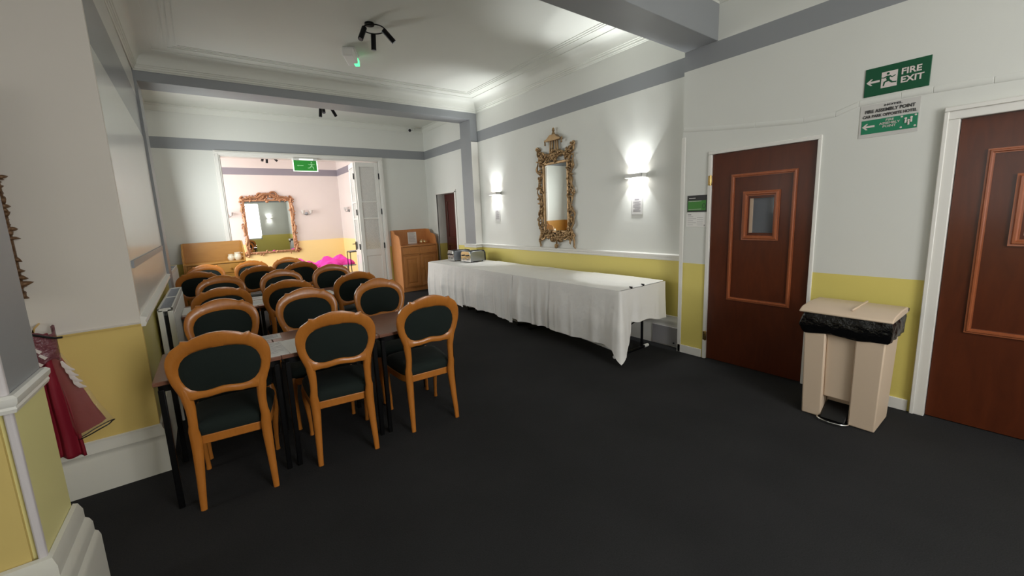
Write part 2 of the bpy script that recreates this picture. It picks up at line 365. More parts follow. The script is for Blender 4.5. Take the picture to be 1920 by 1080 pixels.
# skirtings
SK = [(0, 0), (.03, 0), (.03, .20), (.022, .215), (.022, .235), (.028, .25), (.022, .275), (.01, .30), (.01, .315), (0, .32)]
struct('baseboard_left', profile_run([(-3.8, 3.23), (-.405, 3.23), (-.46, YB1)], SK, side=-1), M_skirt, 'tall white skirting of the recess and left wall')
struct('baseboard_right', profile_run([(XB, 5.98), (XB, YJ+.02)], [(o, z*1.08) for o, z in SK], side=-1), M_gloss, 'tall white skirting behind the buffet')
rp = MB(); rp.box(XB-.045, XB-.03, 2.285, 2.60, .012, .225)
struct('trim_3', rp, simple('access_panel_grey', rgb(168, 166, 170), .35), 'grey access panel in the skirting beside the buffet leg', bevel=.003)
kn = MB(); kn.ball((XB-.05, 2.335, .05), .01); struct('trim_4', kn, M_blackp, 'small dark screw in the skirting panel')
n1_ = MB(); n1_.box(XA-.012, XA, .50, 1.10, 0, .085); n1_.box(XA-.012, XA, 1.995, 2.25, 0, .085)
struct('baseboard_right_near', n1_, M_gloss, 'low white skirting between the brown doors', bevel=.003)
struct('baseboard_back', MB().box(XC-.012, XC, 6.5, 7.1, 0, .15).box(XC-.012, XC, 7.98, 8.4, 0, .15).box(3.18, 4.16, YF-.012, YF, 0, .15).box(-.62, .24, YF-.012, YF, 0, .15), M_gloss)
# dado rails
R2 = [(o, z-.005) for o, z in RAIL]
struct('trim_5', profile_run([(XC, YB1+.35), (3.95, YB1+.35), (3.95, YB1), (XB, YB1), (XB, YJ)], R2, side=-1), M_gloss, 'white dado rail above the buffet')
struct('trim_6', profile_run([(-3.8, 3.23), (-.405, 3.23)], [(0, .975), (.012, .975), (.016, .99), (0, .995)], side=-1), M_beige, 'thin beige dado edge on the recess wall')
struct('trim_7', profile_run([(-.405, 3.225), (-.46, YB1)], [(0, .965), (.02, .965), (.028, .985), (.022, 1.0), (.034, 1.02), (0, 1.03)], side=-1), M_gloss, 'white dado rail above the radiator')
# horizontal grey rail on the glossy left wall
def xl(y): return -.405-.055*(y-3.23)/(YB1-3.23)
g = MB(); g.add([(xl(y)+o, y, z) for y in (3.27, 5.95) for o in (0, .014) for z in (1.325, 1.37)], [(0, 1, 3, 2), (4, 6, 7, 5), (0, 4, 5, 1), (2, 3, 7, 6), (0, 2, 6, 4), (1, 5, 7, 3)])
struct('trim_8', g, M_grey, 'grey horizontal rail on the left wall')
# vertical white bead at the jog and flat conduit strip on the right wall
g = MB(); g.box(XA-.012, XA, YJ-.035, YJ+.004, 0, 2.215)
struct('trim_9', g, M_gloss, 'white vertical bead at the wall corner beside the green notice', bevel=.004)
pts = [(2.24, 2.292), (1.95, 2.25), (1.6, 2.21), (1.25, 2.175), (1.05, 2.18), (.92, 2.224), (.7, 2.226), (.55, 2.224), (.3, 2.215), (.1, 2.205), (-.6, 2.2)]
g = MB()
for (a, za), (c, zc) in zip(pts[:-1], pts[1:]):
    g.add([(x, y, z+d) for (y, z) in ((a, za), (c, zc)) for x in (XA+.001, XA-.005) for d in ((-.023, .023) if x > XA else (-.014, .014))], [(0, 1, 3, 2), (4, 6, 7, 5), (0, 4, 5, 1), (2, 3, 7, 6), (0, 2, 6, 4), (1, 5, 7, 3)])
struct('trim_10', g, M_wall, 'painted-over ridge running along the wall above the brown doors', bevel=.003)
# beams
nb = MB(); nb.box(-3.9, XA+.001, 1.94, YJ, 3.01, 3.33)
nb.box(-3.9, XA+.001, 1.945, YJ-.01, 3.33, ZC)
struct('trim_11', nb, M_grey, 'grey ceiling beam in the foreground', bevel=.004)
b1 = MB(); b1.box(-.7, XC, YB1, YB2, 3.205, ZC)
struct('trim_12', b1, M_grey, 'grey ceiling beam crossing the room above the chairs', bevel=.004)
jb = MB(); jb.box(3.95, XC, YB1+.004, YB2, 1.0, 3.21)
struct('trim_13', jb, M_grey, 'grey jamb below the beam beyond the buffet')
struct('trim_14', MB().box(3.955, XC, YB1+.006, YB2-.004, 0, 1.0), M_wall, 'yellow foot of the jamb behind the toasters')
struct('trim_15', MB().box(3.952, XB+.002, YB1-.008, YB1+.006, 1.0, 2.83), M_gloss, 'white narrow face of the jamb beside the wall lamp', bevel=.003)
struct('trim_16', MB().box(-.7, -.435, YB1, YB2, 0, 3.21), M_grey, 'grey left jamb below the beam')
# cornices
CO = [(0, 3.315), (.008, 3.315), (.014, 3.328), (.022, 3.331), (.025, 3.350), (.033, 3.353), (.037, 3.368), (.045, 3.371), (.055, 3.41), (.08, 3.45), (.12, 3.477), (.17, 3.488), (.20, 3.492), (.20, 3.51), (0, 3.51)]
struct('trim_17', profile_run([(-.40, YJ), (XB, YJ), (XB, YB1), (-.455, YB1)], CO, closed=True), M_ceil, 'white moulded cornice around the ceiling of the bay')
def inset(d): return [(-.40+d, YJ+d), (XB-d, YJ+d), (XB-d, YB1-d), (-.45+d, YB1-d)]
for i, d in enumerate((.33, .375, .42)):
    struct('trim_%d' % (18+i), profile_run(inset(d), [(0, 3.51), (0, 3.494), (.014, 3.494), (.014, 3.51)], closed=True), M_ceil, 'thin moulded line on the bay ceiling')
struct('trim_21', profile_run([(-3.9, 1.945), (-3.9, -3), (XA, -3), (XA, 1.945)], CO, closed=True), M_ceil, 'white cornice of the near ceiling')
C3 = [(0, 3.40), (.012, 3.40), (.03, 3.43), (.05, 3.47), (.08, 3.485), (.08, 3.51), (0, 3.51)]
struct('trim_22', profile_run([(-.62, YB2), (XC, YB2), (XC, YF), (-.62, YF)], C3, closed=True), M_ceil, 'small white cornice of the far section')

# ------------------------------------------------------------------ doors
def rect_mould(y0, y1, z0, z1, x, wdt=.03, th=.018):
    g = MB()
    prof = [(0, 0), (0, th*.6), (wdt*.25, th*.55), (wdt*.4, th), (wdt*.65, th), (wdt*.8, th*.5), (wdt, th*.5), (wdt, 0)]
    P = [(y0, z0), (y1, z0), (y1, z1), (y0, z1)]
    vs = []
    for i, (y, z) in enumerate(P):
        sy = 1 if y == y0 else -1; sz = 1 if z == z0 else -1
        for o, t in prof: vs.append((x-t, y+sy*o, z+sz*o))
    K = len(prof)
    return g.add(vs, [(i*K+k, ((i+1) % 4)*K+k, ((i+1) % 4)*K+(k+1) % K, i*K+(k+1) % K) for i in range(4) for k in range(K)])
def brown_door(name, y0, y1, fw_, label, wy0, wy1, flip=False):
    root = struct_root(name, label)
    xf = XA+.012
    # leaf with the little window hole
    g = MB(); g.box(xf, xf+.045, y0, wy0, .006, 2.012); g.box(xf, xf+.045, wy1, y1, .006, 2.012)
    g.box(xf, xf+.045, wy0, wy1, .006, 1.28); g.box(xf, xf+.045, wy0, wy1, 1.587, 2.012)
    leaf = g.build('door_leaf', M_door, root, smooth=0)
    rect_mould(y0+.12 if not flip else y0+.12, y1-.175 if not flip else y1-.125, .64, 1.81, xf).build('panel_moulding', M_mould, root)
    rect_mould(wy0-.045, wy1+.055, 1.215, 1.65, xf, .042, .022).build('window_moulding', M_mould, root)
    MB().box(xf+.02, xf+.026, wy0, wy1, 1.28, 1.587).build('pane', M_smoked, root, smooth=0)
    gl = MB(); e = wy1-.022
    gl.box(xf+.004, xf+.02, e, wy1, 1.28, 1.587); gl.build('glazing_bead', M_bead, root, smooth=0)
    fr = MB()
    if fw_ < .06:
        fr.box(XA-.014, XA+.03, y0-.028, y0-.002, 0, 2.0139); fr.box(XA-.014, XA+.03, y1+.002, y1+.032, 0, 2.0139); fr.box(XA-.014, XA+.03, y0-.028, y1+.032, 2.014, 2.045)
    else:
        for a, c in ((y0-fw_, y0-.003), (y1+.003, y1+fw_)):
            fr.box(XA-.022, XA+.03, a, c, 0, 2.0139); fr.box(XA-.032, XA-.0225, a+(.05 if a > y1 else 0), c-(.05 if c < y0 else 0), 0, 2.0645)
        fr.box(XA-.022, XA+.03, y0-fw_, y1+fw_, 2.014, 2.02+fw_); fr.box(XA-.032, XA-.0225, y0-fw_, y1+fw_, 2.065, 2.094)
    fr.build('door_frame', M_gloss, root, bevel=.004)
    MB().box(XA+.06, XA+.28, y0-.02, y1+.02, 0, 2.05).build('back_board', M_dark, root, smooth=0)
    return root
d1 = brown_door('door_1', 1.145, 1.952, .03, 'brown door with small square window nearest the buffet', 1.425, 1.615)
for z in (1.775, .24):
    h = MB(); h.cyl((XA-.012, 1.958, z-.05), (XA-.012, 1.958, z+.05), .007, 8); h.box(XA-.016, XA-.006, 1.945, 1.98, z-.045, z+.045); h.build('hinge', M_brass, d1, bevel=.002)
d2 = brown_door('door_2', -.415, .41, .075, 'brown door at the right edge of the picture, in a wide white frame', -.10, .105, True)
# handle plate on far side of door 2 (outside frame) kept with the leaf
h = MB(); h.box(XA-.004, XA+.014, -.36, -.30, .95, 1.15); h.build('push_plate', M_brass, d2, bevel=.003)
# narrow inset door in the far right wall
d3 = struct_root('door_3', 'dark red-brown door set back in the far right wall')
g = MB(); g.box(XC+.20, XC+.24, 7.16, 7.95, 0, 2.03); g.build('door_leaf', simple('dark_mahogany', rgb(82, 32, 26), .3, bs=10, bstr=.1), d3, smooth=0)
rect_mould(7.26, 7.86, .2, .95, XC+.20, .03, .02).build('panel_moulding', M_door, d3); rect_mould(7.26, 7.86, 1.08, 1.9, XC+.20, .03, .02).build('panel_moulding', M_door, d3)
g = MB(); g.ball((XC+.15, 7.28, 1.05), .028); g.cyl((XC+.15, 7.28, 1.05), (XC+.20, 7.28, 1.05), .01); g.build('door_handle', M_chrome, d3)
g = MB(); g.box(XC-.012, XC+.02, 7.10, 7.16, 0, 2.09); g.box(XC-.012, XC+.02, 7.95, 7.975, 0, 2.05); g.box(XC-.012, XC+.02, 7.10, 7.975, 2.03, 2.055); g.build('door_frame', M_gloss, d3, bevel=.004)

# opening to the far room: architrave + glazed folding leaves
o4 = struct_root('door_4', 'white frame and open glazed folding doors to the bright room')
g = MB()
for a, c in ((.235, .32), (3.08, 3.175)):
    g.box(a, c, YF-.025, YF, 0, 2.7595); g.box(a+.02, c-.02, YF-.04, YF-.0255, 0, 2.7795)
g.box(.235, 3.175, YF-.025, YF, 2.76, 2.835); g.box(.255, 3.155, YF-.04, YF-.0255, 2.78, 2.815)
g.box(.29, .33, YF+.001, YF+.165, 0, 2.744); g.box(3.07, 3.11, YF+.001, YF+.165, 0, 2.744); g.box(.29, 3.11, YF+.001, YF+.165, 2.745, 2.776)
g.build('door_frame', M_gloss, o4, bevel=.004)
def leaf(p, q, first):
    """glazed leaf from p to q (2D)"""
    p = Vector(p); q = Vector(q); d = (q-p); L = d.length; d.normalize(); nn = Vector((-d.y, d.x))
    def fn(u, v, t): P = p+d*u+nn*t; return (P.x, P.y, v)
    def bx(g, u0, u1, z0, z1, t0=-.02, t1=.02): g.prism([(u0, z0), (u1, z0), (u1, z1), (u0, z1)], fn, t0, t1)
    g = MB(); s = .075
    bx(g, 0, s, .01, 2.73); bx(g, L-s, L, .01, 2.73); bx(g, s, L-s, 2.64, 2.73); bx(g, s, L-s, .01, .16)
    for z in (1.585, 1.93): bx(g, s, L-s, z-.014, z+.014)
    bx(g, s, L-s, .80, .94)
    lf = g.build('door_leaf', M_gloss, o4, bevel=.003)
    g = MB(); bx(g, s, L-s, .16, .80, -.008, .008); g.build('lower_panel', M_gloss, lf)
    for z0, z1 in ((.94, 1.571), (1.599, 1.916), (1.944, 2.64)):
        g = MB(); bx(g, s, L-s, z0, z1, -.004, .004); g.build('pane', M_pglass, lf, smooth=0)
    for z in (2.45, 1.72, 1.0, .18):
        g = MB(); c = fn(0 if first else L, z, .03); g.cyl((c[0], c[1], z-.06), (c[0], c[1], z+.06), .011, 8); g.build('hinge', M_black, lf)
    return lf
leaf((3.065, 8.42), (2.60, 8.44), True)
lf2 = leaf((2.595, 8.47), (2.64, 8.95), True)
g = MB(); g.cyl((2.59, 8.86, 1.05), (2.53, 8.86, 1.05), .008); g.cyl((2.53, 8.86, 1.05), (2.53, 8.76, 1.055), .009); g.box(2.59, 2.60, 8.83, 8.88, .92, 1.10); g.build('door_handle', M_black, lf2)

# ------------------------------------------------------------------ chairs
def backy(z): return -.205-(max(z, .36)-.4)*.135 - (0 if z < .9 else (z-.9)*.1)
OUT = [(0, 1.005), (.035, 1.003), (.07, .994), (.10, .984), (.122, .972), (.138, .975), (.152, .978), (.158, .962), (.178, .950), (.205, .93), (.225, .90), (.237, .865), (.24, .825), (.236, .785), (.226, .74), (.212, .70), (.199, .66), (.19, .625), (.187, .605)]
BOT = [(.150, .600), (.152, .625), (.140, .640), (.11, .640), (.08, .638), (.04, .644), (0, .648)]
INN = [(0, .918), (.04, .917), (.08, .912), (.12, .901), (.15, .884), (.172, .857), (.184, .825), (.187, .79), (.181, .755), (.168, .722), (.148, .697), (.12, .683), (.09, .679), (.055, .682), (.025, .688), (0, .690)]
def full(half): return half + [(-x, z) for x, z in reversed(half) if x > 1e-6]
def resample(loop, n):
    P = [Vector(p) for p in loop]; P.append(P[0]); L = [0]
    for a, b in zip(P[:-1], P[1:]): L.append(L[-1]+(b-a).length)
    out = []; j = 0
    for i in range(n):
        t = L[-1]*i/n
        while L[j+1] < t: j += 1
        out.append(P[j].lerp(P[j+1], (t-L[j])/max(1e-9, L[j+1]-L[j])))
    return out
def curve_y(x, z): return backy(z) + .35*x*x
def make_chair():
    root = thing('dining_chair', 'x', 'chair')
    # back frame: radial correspondence around the oval
    outer = full(OUT+BOT); inner = full(INN)
    c = Vector((0, .80)); N = 132
    def cast(loop, an):
        d = Vector((math.sin(an), math.cos(an))); best = None
        for i in range(len(loop)):
            a = Vector(loop[i])-c; b = Vector(loop[(i+1) % len(loop)])-c; e = b-a
            den = d.x*e.y-d.y*e.x
            if abs(den) < 1e-9: continue
            t = (a.x*e.y-a.y*e.x)/den; u = (a.x*d.y-a.y*d.x)/den
            if t > 0 and -1e-6 <= u <= 1+1e-6: best = t if best is None else max(best, t)
        return c+d*best
    ovl = full(OUT[:-1]+[(.165, .632), (.14, .636), (.11, .640), (.08, .638), (.04, .644), (0, .648)])
    A = [cast(ovl, 2*math.pi*k/N) for k in range(N)]; B = [cast(inner, 2*math.pi*k/N) for k in range(N)]
    vs = []; fs = []
    for k in range(N):
        a, b = A[k], B[k]; m1 = a.lerp(b, .18); m2 = a.lerp(b, .82)
        for p, t in ((a, .010), (m1, .017), (m2, .013), (b, .004), (b, -.004), (m2, -.013), (m1, -.017), (a, -.010)):
            vs.append((p.x, curve_y(p.x, p.y)+t, p.y))
    for k in range(N):
        k2 = (k+1) % N
        for j in range(8): fs.append((k*8+j, k2*8+j, k2*8+(j+1) % 8, k*8+(j+1) % 8))
    MB().add(vs, fs).build('back_frame', M_chair, root, smooth=50)
    # pad, domed both sides
    vs = []; fs = []; R = [1.02, .9, .7, .4]; 
    for sgn in (1, -1):
        base = len(vs)
        for r in R:
            for k in range(N):
                p = c.lerp(B[k], r); vs.append((p.x, curve_y(p.x, p.y)+sgn*(.004+.016*(1-(r/1.02)**2)), p.y))
        ci = len(vs); vs.append((0, curve_y(0, c.y)+sgn*.021, c.y))
        for q in range(3):
            for k in range(N): fs.append((base+q*N+k, base+q*N+(k+1) % N, base+(q+1)*N+(k+1) % N, base+(q+1)*N+k))
        for k in range(N): fs.append((base+3*N+k, base+3*N+(k+1) % N, ci))
    MB().add(vs, fs).build('back_pad', M_green, root, smooth=60)
    # rear legs with posts
    for s in (-1, 1):
        zs = [(0, .178, -.245, .014), (.08, .176, -.238, .016), (.2, .172, -.222, .019), (.33, .168, -.208, .023), (.40, .168, -.205, .024), (.46, .172, backy(.46), .021), (.49, .168, backy(.49), .019), (.54, .166, backy(.54), .019), (.59, .167, curve_y(.167, .59), .021), (.64, .172, curve_y(.172, .64), .023), (.69, .18, curve_y(.18, .69), .020), (.73, .192, curve_y(.192, .73), .012)]
        MB().tube([(s*x, y, z) for z, x, y, r in zs], [r*1.18 for *_, r in zs], 8, flat=((0, 1, 0), .8)).build('leg', M_chair, root, smooth=60)
        zf = [(0, .198, .205, .014), (.03, .198, .205, .012), (.1, .199, .20, .0125), (.2, .205, .203, .016), (.29, .212, .208, .021), (.35, .208, .200, .026), (.405, .20, .19, .024)]
        MB().tube([(s*x, y, z) for z, x, y, r in zf], [r*1.1 for *_, r in zf], 8).build('leg', M_chair, root, smooth=60)
    # seat frame and cushion
    def seatloop(sc, n=48):
        L = [(-.16, -.19), (.16, -.19), (.195, -.12), (.215, .05), (.222, .17), (.20, .215), (.12, .235), (0, .245), (-.12, .235), (-.20, .215), (-.222, .17), (-.215, .05), (-.195, -.12)]
        return [p*sc for p in resample(L, n)]
    g = MB(); n = 48; o = seatloop(1.0); i = seatloop(.9)
    vs = [(p.x, p.y, z) for z in (.352, .405) for p in o] + [(p.x, p.y, z) for z in (.352, .405) for p in i]; fs = []
    for k in range(n):
        k2 = (k+1) % n; fs += [(k, k2, n+k2, n+k), (2*n+k, 3*n+k, 3*n+k2, 2*n+k2), (k, 2*n+k, 2*n+k2, k2), (n+k, n+k2, 3*n+k2, 3*n+k)]
    g.add(vs, fs).build('seat_frame', M_chair, root, bevel=.006)
    vs = []; fs = []; lv = [(.97, .395), (1.01, .42), (1.0, .445), (.93, .466), (.75, .479), (.4, .486)]
    for sc, z in lv: vs += [(p.x, p.y, z) for p in seatloop(sc)]
    for q in range(len(lv)-1):
        for k in range(n): fs.append((q*n+k, q*n+(k+1) % n, (q+1)*n+(k+1) % n, (q+1)*n+k))
    fs.append(tuple(range((len(lv)-1)*n, len(lv)*n))); fs.append(tuple(range(n-1, -1, -1)))
    MB().add(vs, fs).build('seat', M_green, root, smooth=60)
    return root
proto = make_chair()
# rows: y of crest, facing (+1 faces away from camera), list of crest x
rows = [(2.545, 1, (-.035, .578, 1.222), (-5.6, -7, -3)), (3.68, -1, (.008, .61, 1.24), (2, -3, 1)), (4.41, 1, (.032, .59, 1.26), (3, -4, 2)),
        (5.49, -1, (.045, .66, 1.25), (-2, 3, -1)), (6.33, 1, (-.18, .51, 1.04), (-3, 4, 2)), (7.41, -1, (-.10, .50, 1.02), (2, -3, -2))]
rn = ['nearest the camera', 'second', 'third', 'fourth', 'fifth', 'last']
side = ['left', 'middle', 'right']
first = True
for ri, (yc, face, xs, rots) in enumerate(rows):
    for ci, x in enumerate(xs):
        c = proto if first else copy_tree(proto); first = False
        rz = math.radians(rots[ci]) + (0 if face > 0 else math.pi)
        off = Vector((0, .285)); ca, sa = math.cos(rz), math.sin(rz)
        c.location = (x - off.y*sa, yc + off.y*ca, 0); c.rotation_euler = (0, 0, rz)
        if ri == 0: lab = 'balloon-back chair in the front row, full back and legs in view, %s of three' % ['leftmost', 'middle', 'rightmost'][ci]
        else: lab = '%s chair of the %s row from the camera, %s the camera' % (side[ci], rn[ri] if ri < 5 else 'sixth and farthest', 'facing away from' if face > 0 else 'facing')
        tag(c, lab, 'chair', 'balloon-back dining chairs around the tables')
# ------------------------------------------------------------------ dining tables
def make_table():
    root = thing('dining_table', 'x', 'table')
    MB().box(-.305, .305, 0, .60, .728, .752).build('tabletop', M_table, root, bevel=.004)
    g = MB(); g.box(-.285, .285, .015, .035, .69, .728); g.box(-.285, .285, .565, .585, .69, .728); g.box(-.285, -.265, .015, .585, .69, .728); g.box(.265, .285, .015, .585, .69, .728)
    g.build('table_frame', M_black, root)
    for x in (-.275, .275):
        for y in (.027, .573): MB().box(x-.014, x+.014, y-.014, y+.014, 0, .70).build('leg', M_black, root, bevel=.003)
    return root
tp = make_table(); first = True
trows = [(2.685, -.035), (4.56, .012), (6.48, -.145)]
for ri, (y, x0) in enumerate(trows):
    for k in range(3):
        t = tp if first else copy_tree(tp); first = False
        t.location = (x0+k*.612, y, 0)
        tag(t, 'brown-topped square table on black legs, %s one of the %s table row' % (side[k], ['nearest', 'middle', 'farthest'][ri]), 'table', 'square dining tables pushed into rows')
def sheet(name, x, y, z, sx, sy, rz, label, mat=M_paper, prints=True):
    t = MB().box(-sx/2, sx/2, -sy/2, sy/2, 0, .0016).build(name, mat); t.location = (x, y, z); t.rotation_euler = (0, 0, math.radians(rz)); tag(t, label, 'paper', 'printed sheets on the dining tables')
    if prints:
        g = MB()
        for i in range(9): g.box(-sx*.38, sx*(.38-.2*(i % 3 == 2)), sy*.38-i*sy*.085, sy*.38-i*sy*.085+.006, .0016, .0019)
        g.build('print', M_print, t)
    return t
ZT = .752
sheet('paper_sheet', .235, 2.87, ZT, .17, .34, 0, 'printed sheet on the nearest table row beside the plain white sheet', M_paper2)
sheet('paper_sheet', .385, 2.86, ZT+.001, .14, .34, 3, 'plain white sheet on the nearest table row beside the printed sheet', prints=False)
sheet('paper_sheet', .26, 3.20, ZT, .15, .14, -2, 'small sheet behind the printed one on the nearest table row', M_paper2)
sheet('paper_sheet', .36, 4.78, ZT, .20, .30, 2, 'white sheet at the front of the middle table row')
sheet('paper_sheet', .345, 5.08, ZT, .19, .2, -3, 'white sheet at the back of the middle table row')
sheet('paper_sheet', -.245, 4.86, ZT, .10, .42, 0, 'white sheet at the left end of the middle table row', prints=False)
sheet('paper_sheet', .98, 4.78, ZT, .22, .30, 0, 'white sheet glimpsed between two chairs at the right of the middle table row')
sheet('paper_sheet', .80, 2.84, ZT, .10, .21, 0, 'narrow white sheet beside the right-hand seam of the nearest table row', prints=False)

# ------------------------------------------------------------------ buffet tables and cloths
FX, BXk = 3.215, 3.93
def folding_table(y0, y1, label):
    t = thing('folding_table', label, 'table', (0, 0, 0), 0, 'folding tables under the white cloths')
    MB().box(FX+.01, BXk, y0, y1, .712, .742).build('tabletop', M_paperg, t, bevel=.004)
    for ye, s in ((y0+.11, 1), (y1-.11, -1)):
        g = MB()
        for x in (3.36, 3.765): g.tube([(x, ye, .71), (x, ye, .02)], .0145, 8)
        g.tube([(3.36, ye, .42), (3.765, ye, .42)], .010, 8)
        g.tube([(3.34, ye, .018), (3.84, ye, .018)], .016, 8)
        g.tube([(3.765, ye, .36), (3.56, ye+s*.02, .30), (3.40, ye+s*.22, .66)], .010, 8)
        g.tube([(3.60, ye, .70), (3.765, ye, .55)], .008, 8)
        l = g.build('leg', M_black, t)
        if y0 < 3 and s == 1:
            g = MB()
            for x in (3.32, 3.84): g.cyl((x-.035, ye, .019), (x+.035, ye, .019), .0185, 10)
            g.build('foot_cap', M_white, l)
    g = MB(); g.tube([(3.36, y0+.14, .06), (3.36, y0+.62, .10)], .012, 8); g.build('brace', M_white, t)
    return t
folding_table(2.44, 4.08, 'folding table at the right end of the buffet with its black frame showing')
folding_table(4.12, 5.40, 'folding table in the middle of the buffet, hidden by cloth')
folding_table(5.44, 6.60, 'folding table at the far end of the buffet, legs below cloth')
rnd = random.Random(3)
def cloth(name, y0, y1, label, hem, fold, seed, end=None, zlift=0.0):
    """cloth lying on the buffet from y0 to y1 (near to far), front drop with folds; end=(-1) adds an end drop at y0"""
    rr = random.Random(seed); ph = [rr.uniform(0, 6.28) for _ in range(6)]; xo = zlift*2.2; fr = [rr.uniform(3.5, 5), rr.uniform(8, 10), rr.uniform(14, 18)]
    mb = MB(); top = .748+zlift
    def folds(s):
        a = math.sin(fr[1]*s*1.6+ph[1]+1.6*math.sin(s*3+ph[5])); b_ = math.sin(fr[2]*s*1.7+ph[2]+math.sin(s*5))
        return fold*(.5*math.sin(fr[0]*s*2+ph[0])+1.1*max(0, a)**4+.6*max(0, b_)**6)
    def hemz(s): return hem(s)+.006*math.sin(s*9+ph[3])+.004*math.sin(s*23+ph[4])
    # strip parameter list: (pos along perimeter) -> edge point and outward normal
    path = []
    ny = int((y1-y0)/.014)
    for i in range(ny+1): path.append((FX, y1-(y1-y0)*i/ny, (-1, 0)))
    if end:
        for k in range(1, 10): a = math.radians(90*k/10); path.append((FX+.004*k/10, y0, (-math.cos(a), -math.sin(a))))
        ne = 46
        for i in range(ne+1): path.append((FX+(3.975-FX)*i/ne, y0, (0, -1)))
    # drop
    nz = 22; vs = []; s = 0; prev = None; tot = []
    for p in path:
        if prev: s += math.hypot(p[0]-prev[0], p[1]-prev[1])+ (.012 if p[2] != prev[2] else 0)
        tot.append(s); prev = p
    corner = None
    if end: corner = tot[ny+5]
    for (x, y, nrm), s in zip(path, tot):
        onend = end and nrm[1] < -.98
        hz = hemz(s)
        if end:
            d = s-corner
            if onend:
                e = (x-FX)/(3.975-FX); hz = .43-.07*e+ .010*math.sin(e*14) - .02*max(0, (e-.8)*5)
            dd = abs(d); hz = min(hz, .035+dd*1.35) if dd < .2 else hz
        flare = .0
        if end and abs(s-corner) < .22: flare = .09*(1-abs(s-corner)/.22)
        for j in range(nz+1):
            t = j/nz; z = top-.004+(hz-top)*t
            o = .006+ (abs(.018)+folds(s))*min(1, t*1.7)**1.2*1.0 + flare*t + .012*math.sin(t*3+s*2.1)*t
            o += xo
            if t == 0: o = 0.004+xo
            o = max(o, .004)
            vs.append((x+nrm[0]*o, y+nrm[1]*o, z))
    np_ = len(path)
    mb.add(vs, [(i*(nz+1)+j, (i+1)*(nz+1)+j, (i+1)*(nz+1)+j+1, i*(nz+1)+j+1) for i in range(np_-1) for j in range(nz)])
    # top
    def topf(u, v):
        x = FX-xo+(3.975-FX+xo)*v; y = y1-(y1-y0)*u
        edge = min(1, min(v*12, 1))
        z = top + .004*math.sin(x*9+ph[0])*math.sin(y*4+ph[1])*edge + .003*abs(math.sin(y*2.4+ph[2]))*edge
        if v == 0: z = top-.004
        if u == 1 and end: z = top-.004
        return (x, y, z)
    mb.grid(ny+1, 14, topf)
    o = mb.build(name, M_cloth, fix=False, smooth=70); tag(o, label, 'tablecloth', 'white cloths on the buffet'); return o
c1 = cloth('tablecloth', 2.43, 3.40, 'white tablecloth on the near right end of the buffet, corner drooping to the floor', lambda s: .165, .010, 1, end=True, zlift=.006)
c2 = cloth('tablecloth', 3.31, 4.20, 'white tablecloth second from the near end of the buffet', lambda s: .15+.02*math.sin(s*2), .024, 2, zlift=.003)
c3 = cloth('tablecloth', 4.12, 5.50, 'widest white tablecloth with creased front, third from the near end of the buffet', lambda s: .13+.02*math.sin(s*3), .027, 5, zlift=.005)
c4 = cloth('tablecloth', 5.42, 6.62, 'white tablecloth under the toasters at the far end of the buffet', lambda s: .13-.02*s, .025, 9, zlift=.001)
for k, (x) in enumerate((3.40, 3.60)):
    t = MB().box(x-.006, x+.006, 2.418, 2.452, .715, .768).build('table_clip', M_black, bevel=.002)
    tag(t, 'small black clip on the end edge of the buffet, %s' % ('nearer the corner' if k == 0 else 'farther from the corner'), 'clip', 'clips holding the cloth')
# toasters
def toaster(x, y, rz, label, n):
    t = thing('toaster', label, 'toaster', (x, y, .757), math.radians(rz), 'toasters on the buffet')
    w_, d_, h_ = .15, .13, .185
    body = [(-w_, .015), (-w_, h_-.05), (-w_+.015, h_-.015), (-w_+.05, h_), (w_-.05, h_), (w_-.015, h_-.015), (w_, h_-.05), (w_, .015)]
    g = MB(); g.prism(body, lambda u, v, d: (u, d, v), -d_, d_); g.build('body', M_grille, t, bevel=.006)
    for s in (-1, 1):
        g = MB(); g.prism([(-d_-.004, .01), (d_+.004, .01), (d_+.004, h_-.03), (d_-.03, h_+.004), (-d_+.03, h_+.004), (-d_-.004, h_-.03)], lambda u, v, d: (d, u, v), s*w_, s*(w_+.022)); e = g.build('end_panel', M_chrome if s < 0 else M_blackp, t, bevel=.008)
    for yy in ((-.065, -.02, .03, .07) if n == 4 else (-.04, .04)):
        MB().box(-w_+.04, w_-.04, yy-.011, yy+.011, h_-.002, h_+.002).build('slot', M_blackp, t)
    for yy in (-.06, .06):
        MB().box(-w_-.05, -w_-.02, yy-.022, yy+.022, .11, .13).build('lever', M_blackp, t, bevel=.004)
        g = MB(); g.cyl((-w_-.022, yy, .05), (-w_-.04, yy, .05), .017, 14); g.build('knob', M_chrome, t)
    g = MB()
    for a in (-.12, .12):
        for b_ in (-.1, .1): g.cyl((a, b_, 0), (a, b_, .016), .012, 8)
    g.build('feet', M_blackp, t)
toaster(3.71, 5.86, 4, 'chrome toaster with grey side, nearer of the two on the buffet', 4)
toaster(3.66, 6.26, -8, 'shiny chrome and black toaster, farther of the two on the buffet', 4)

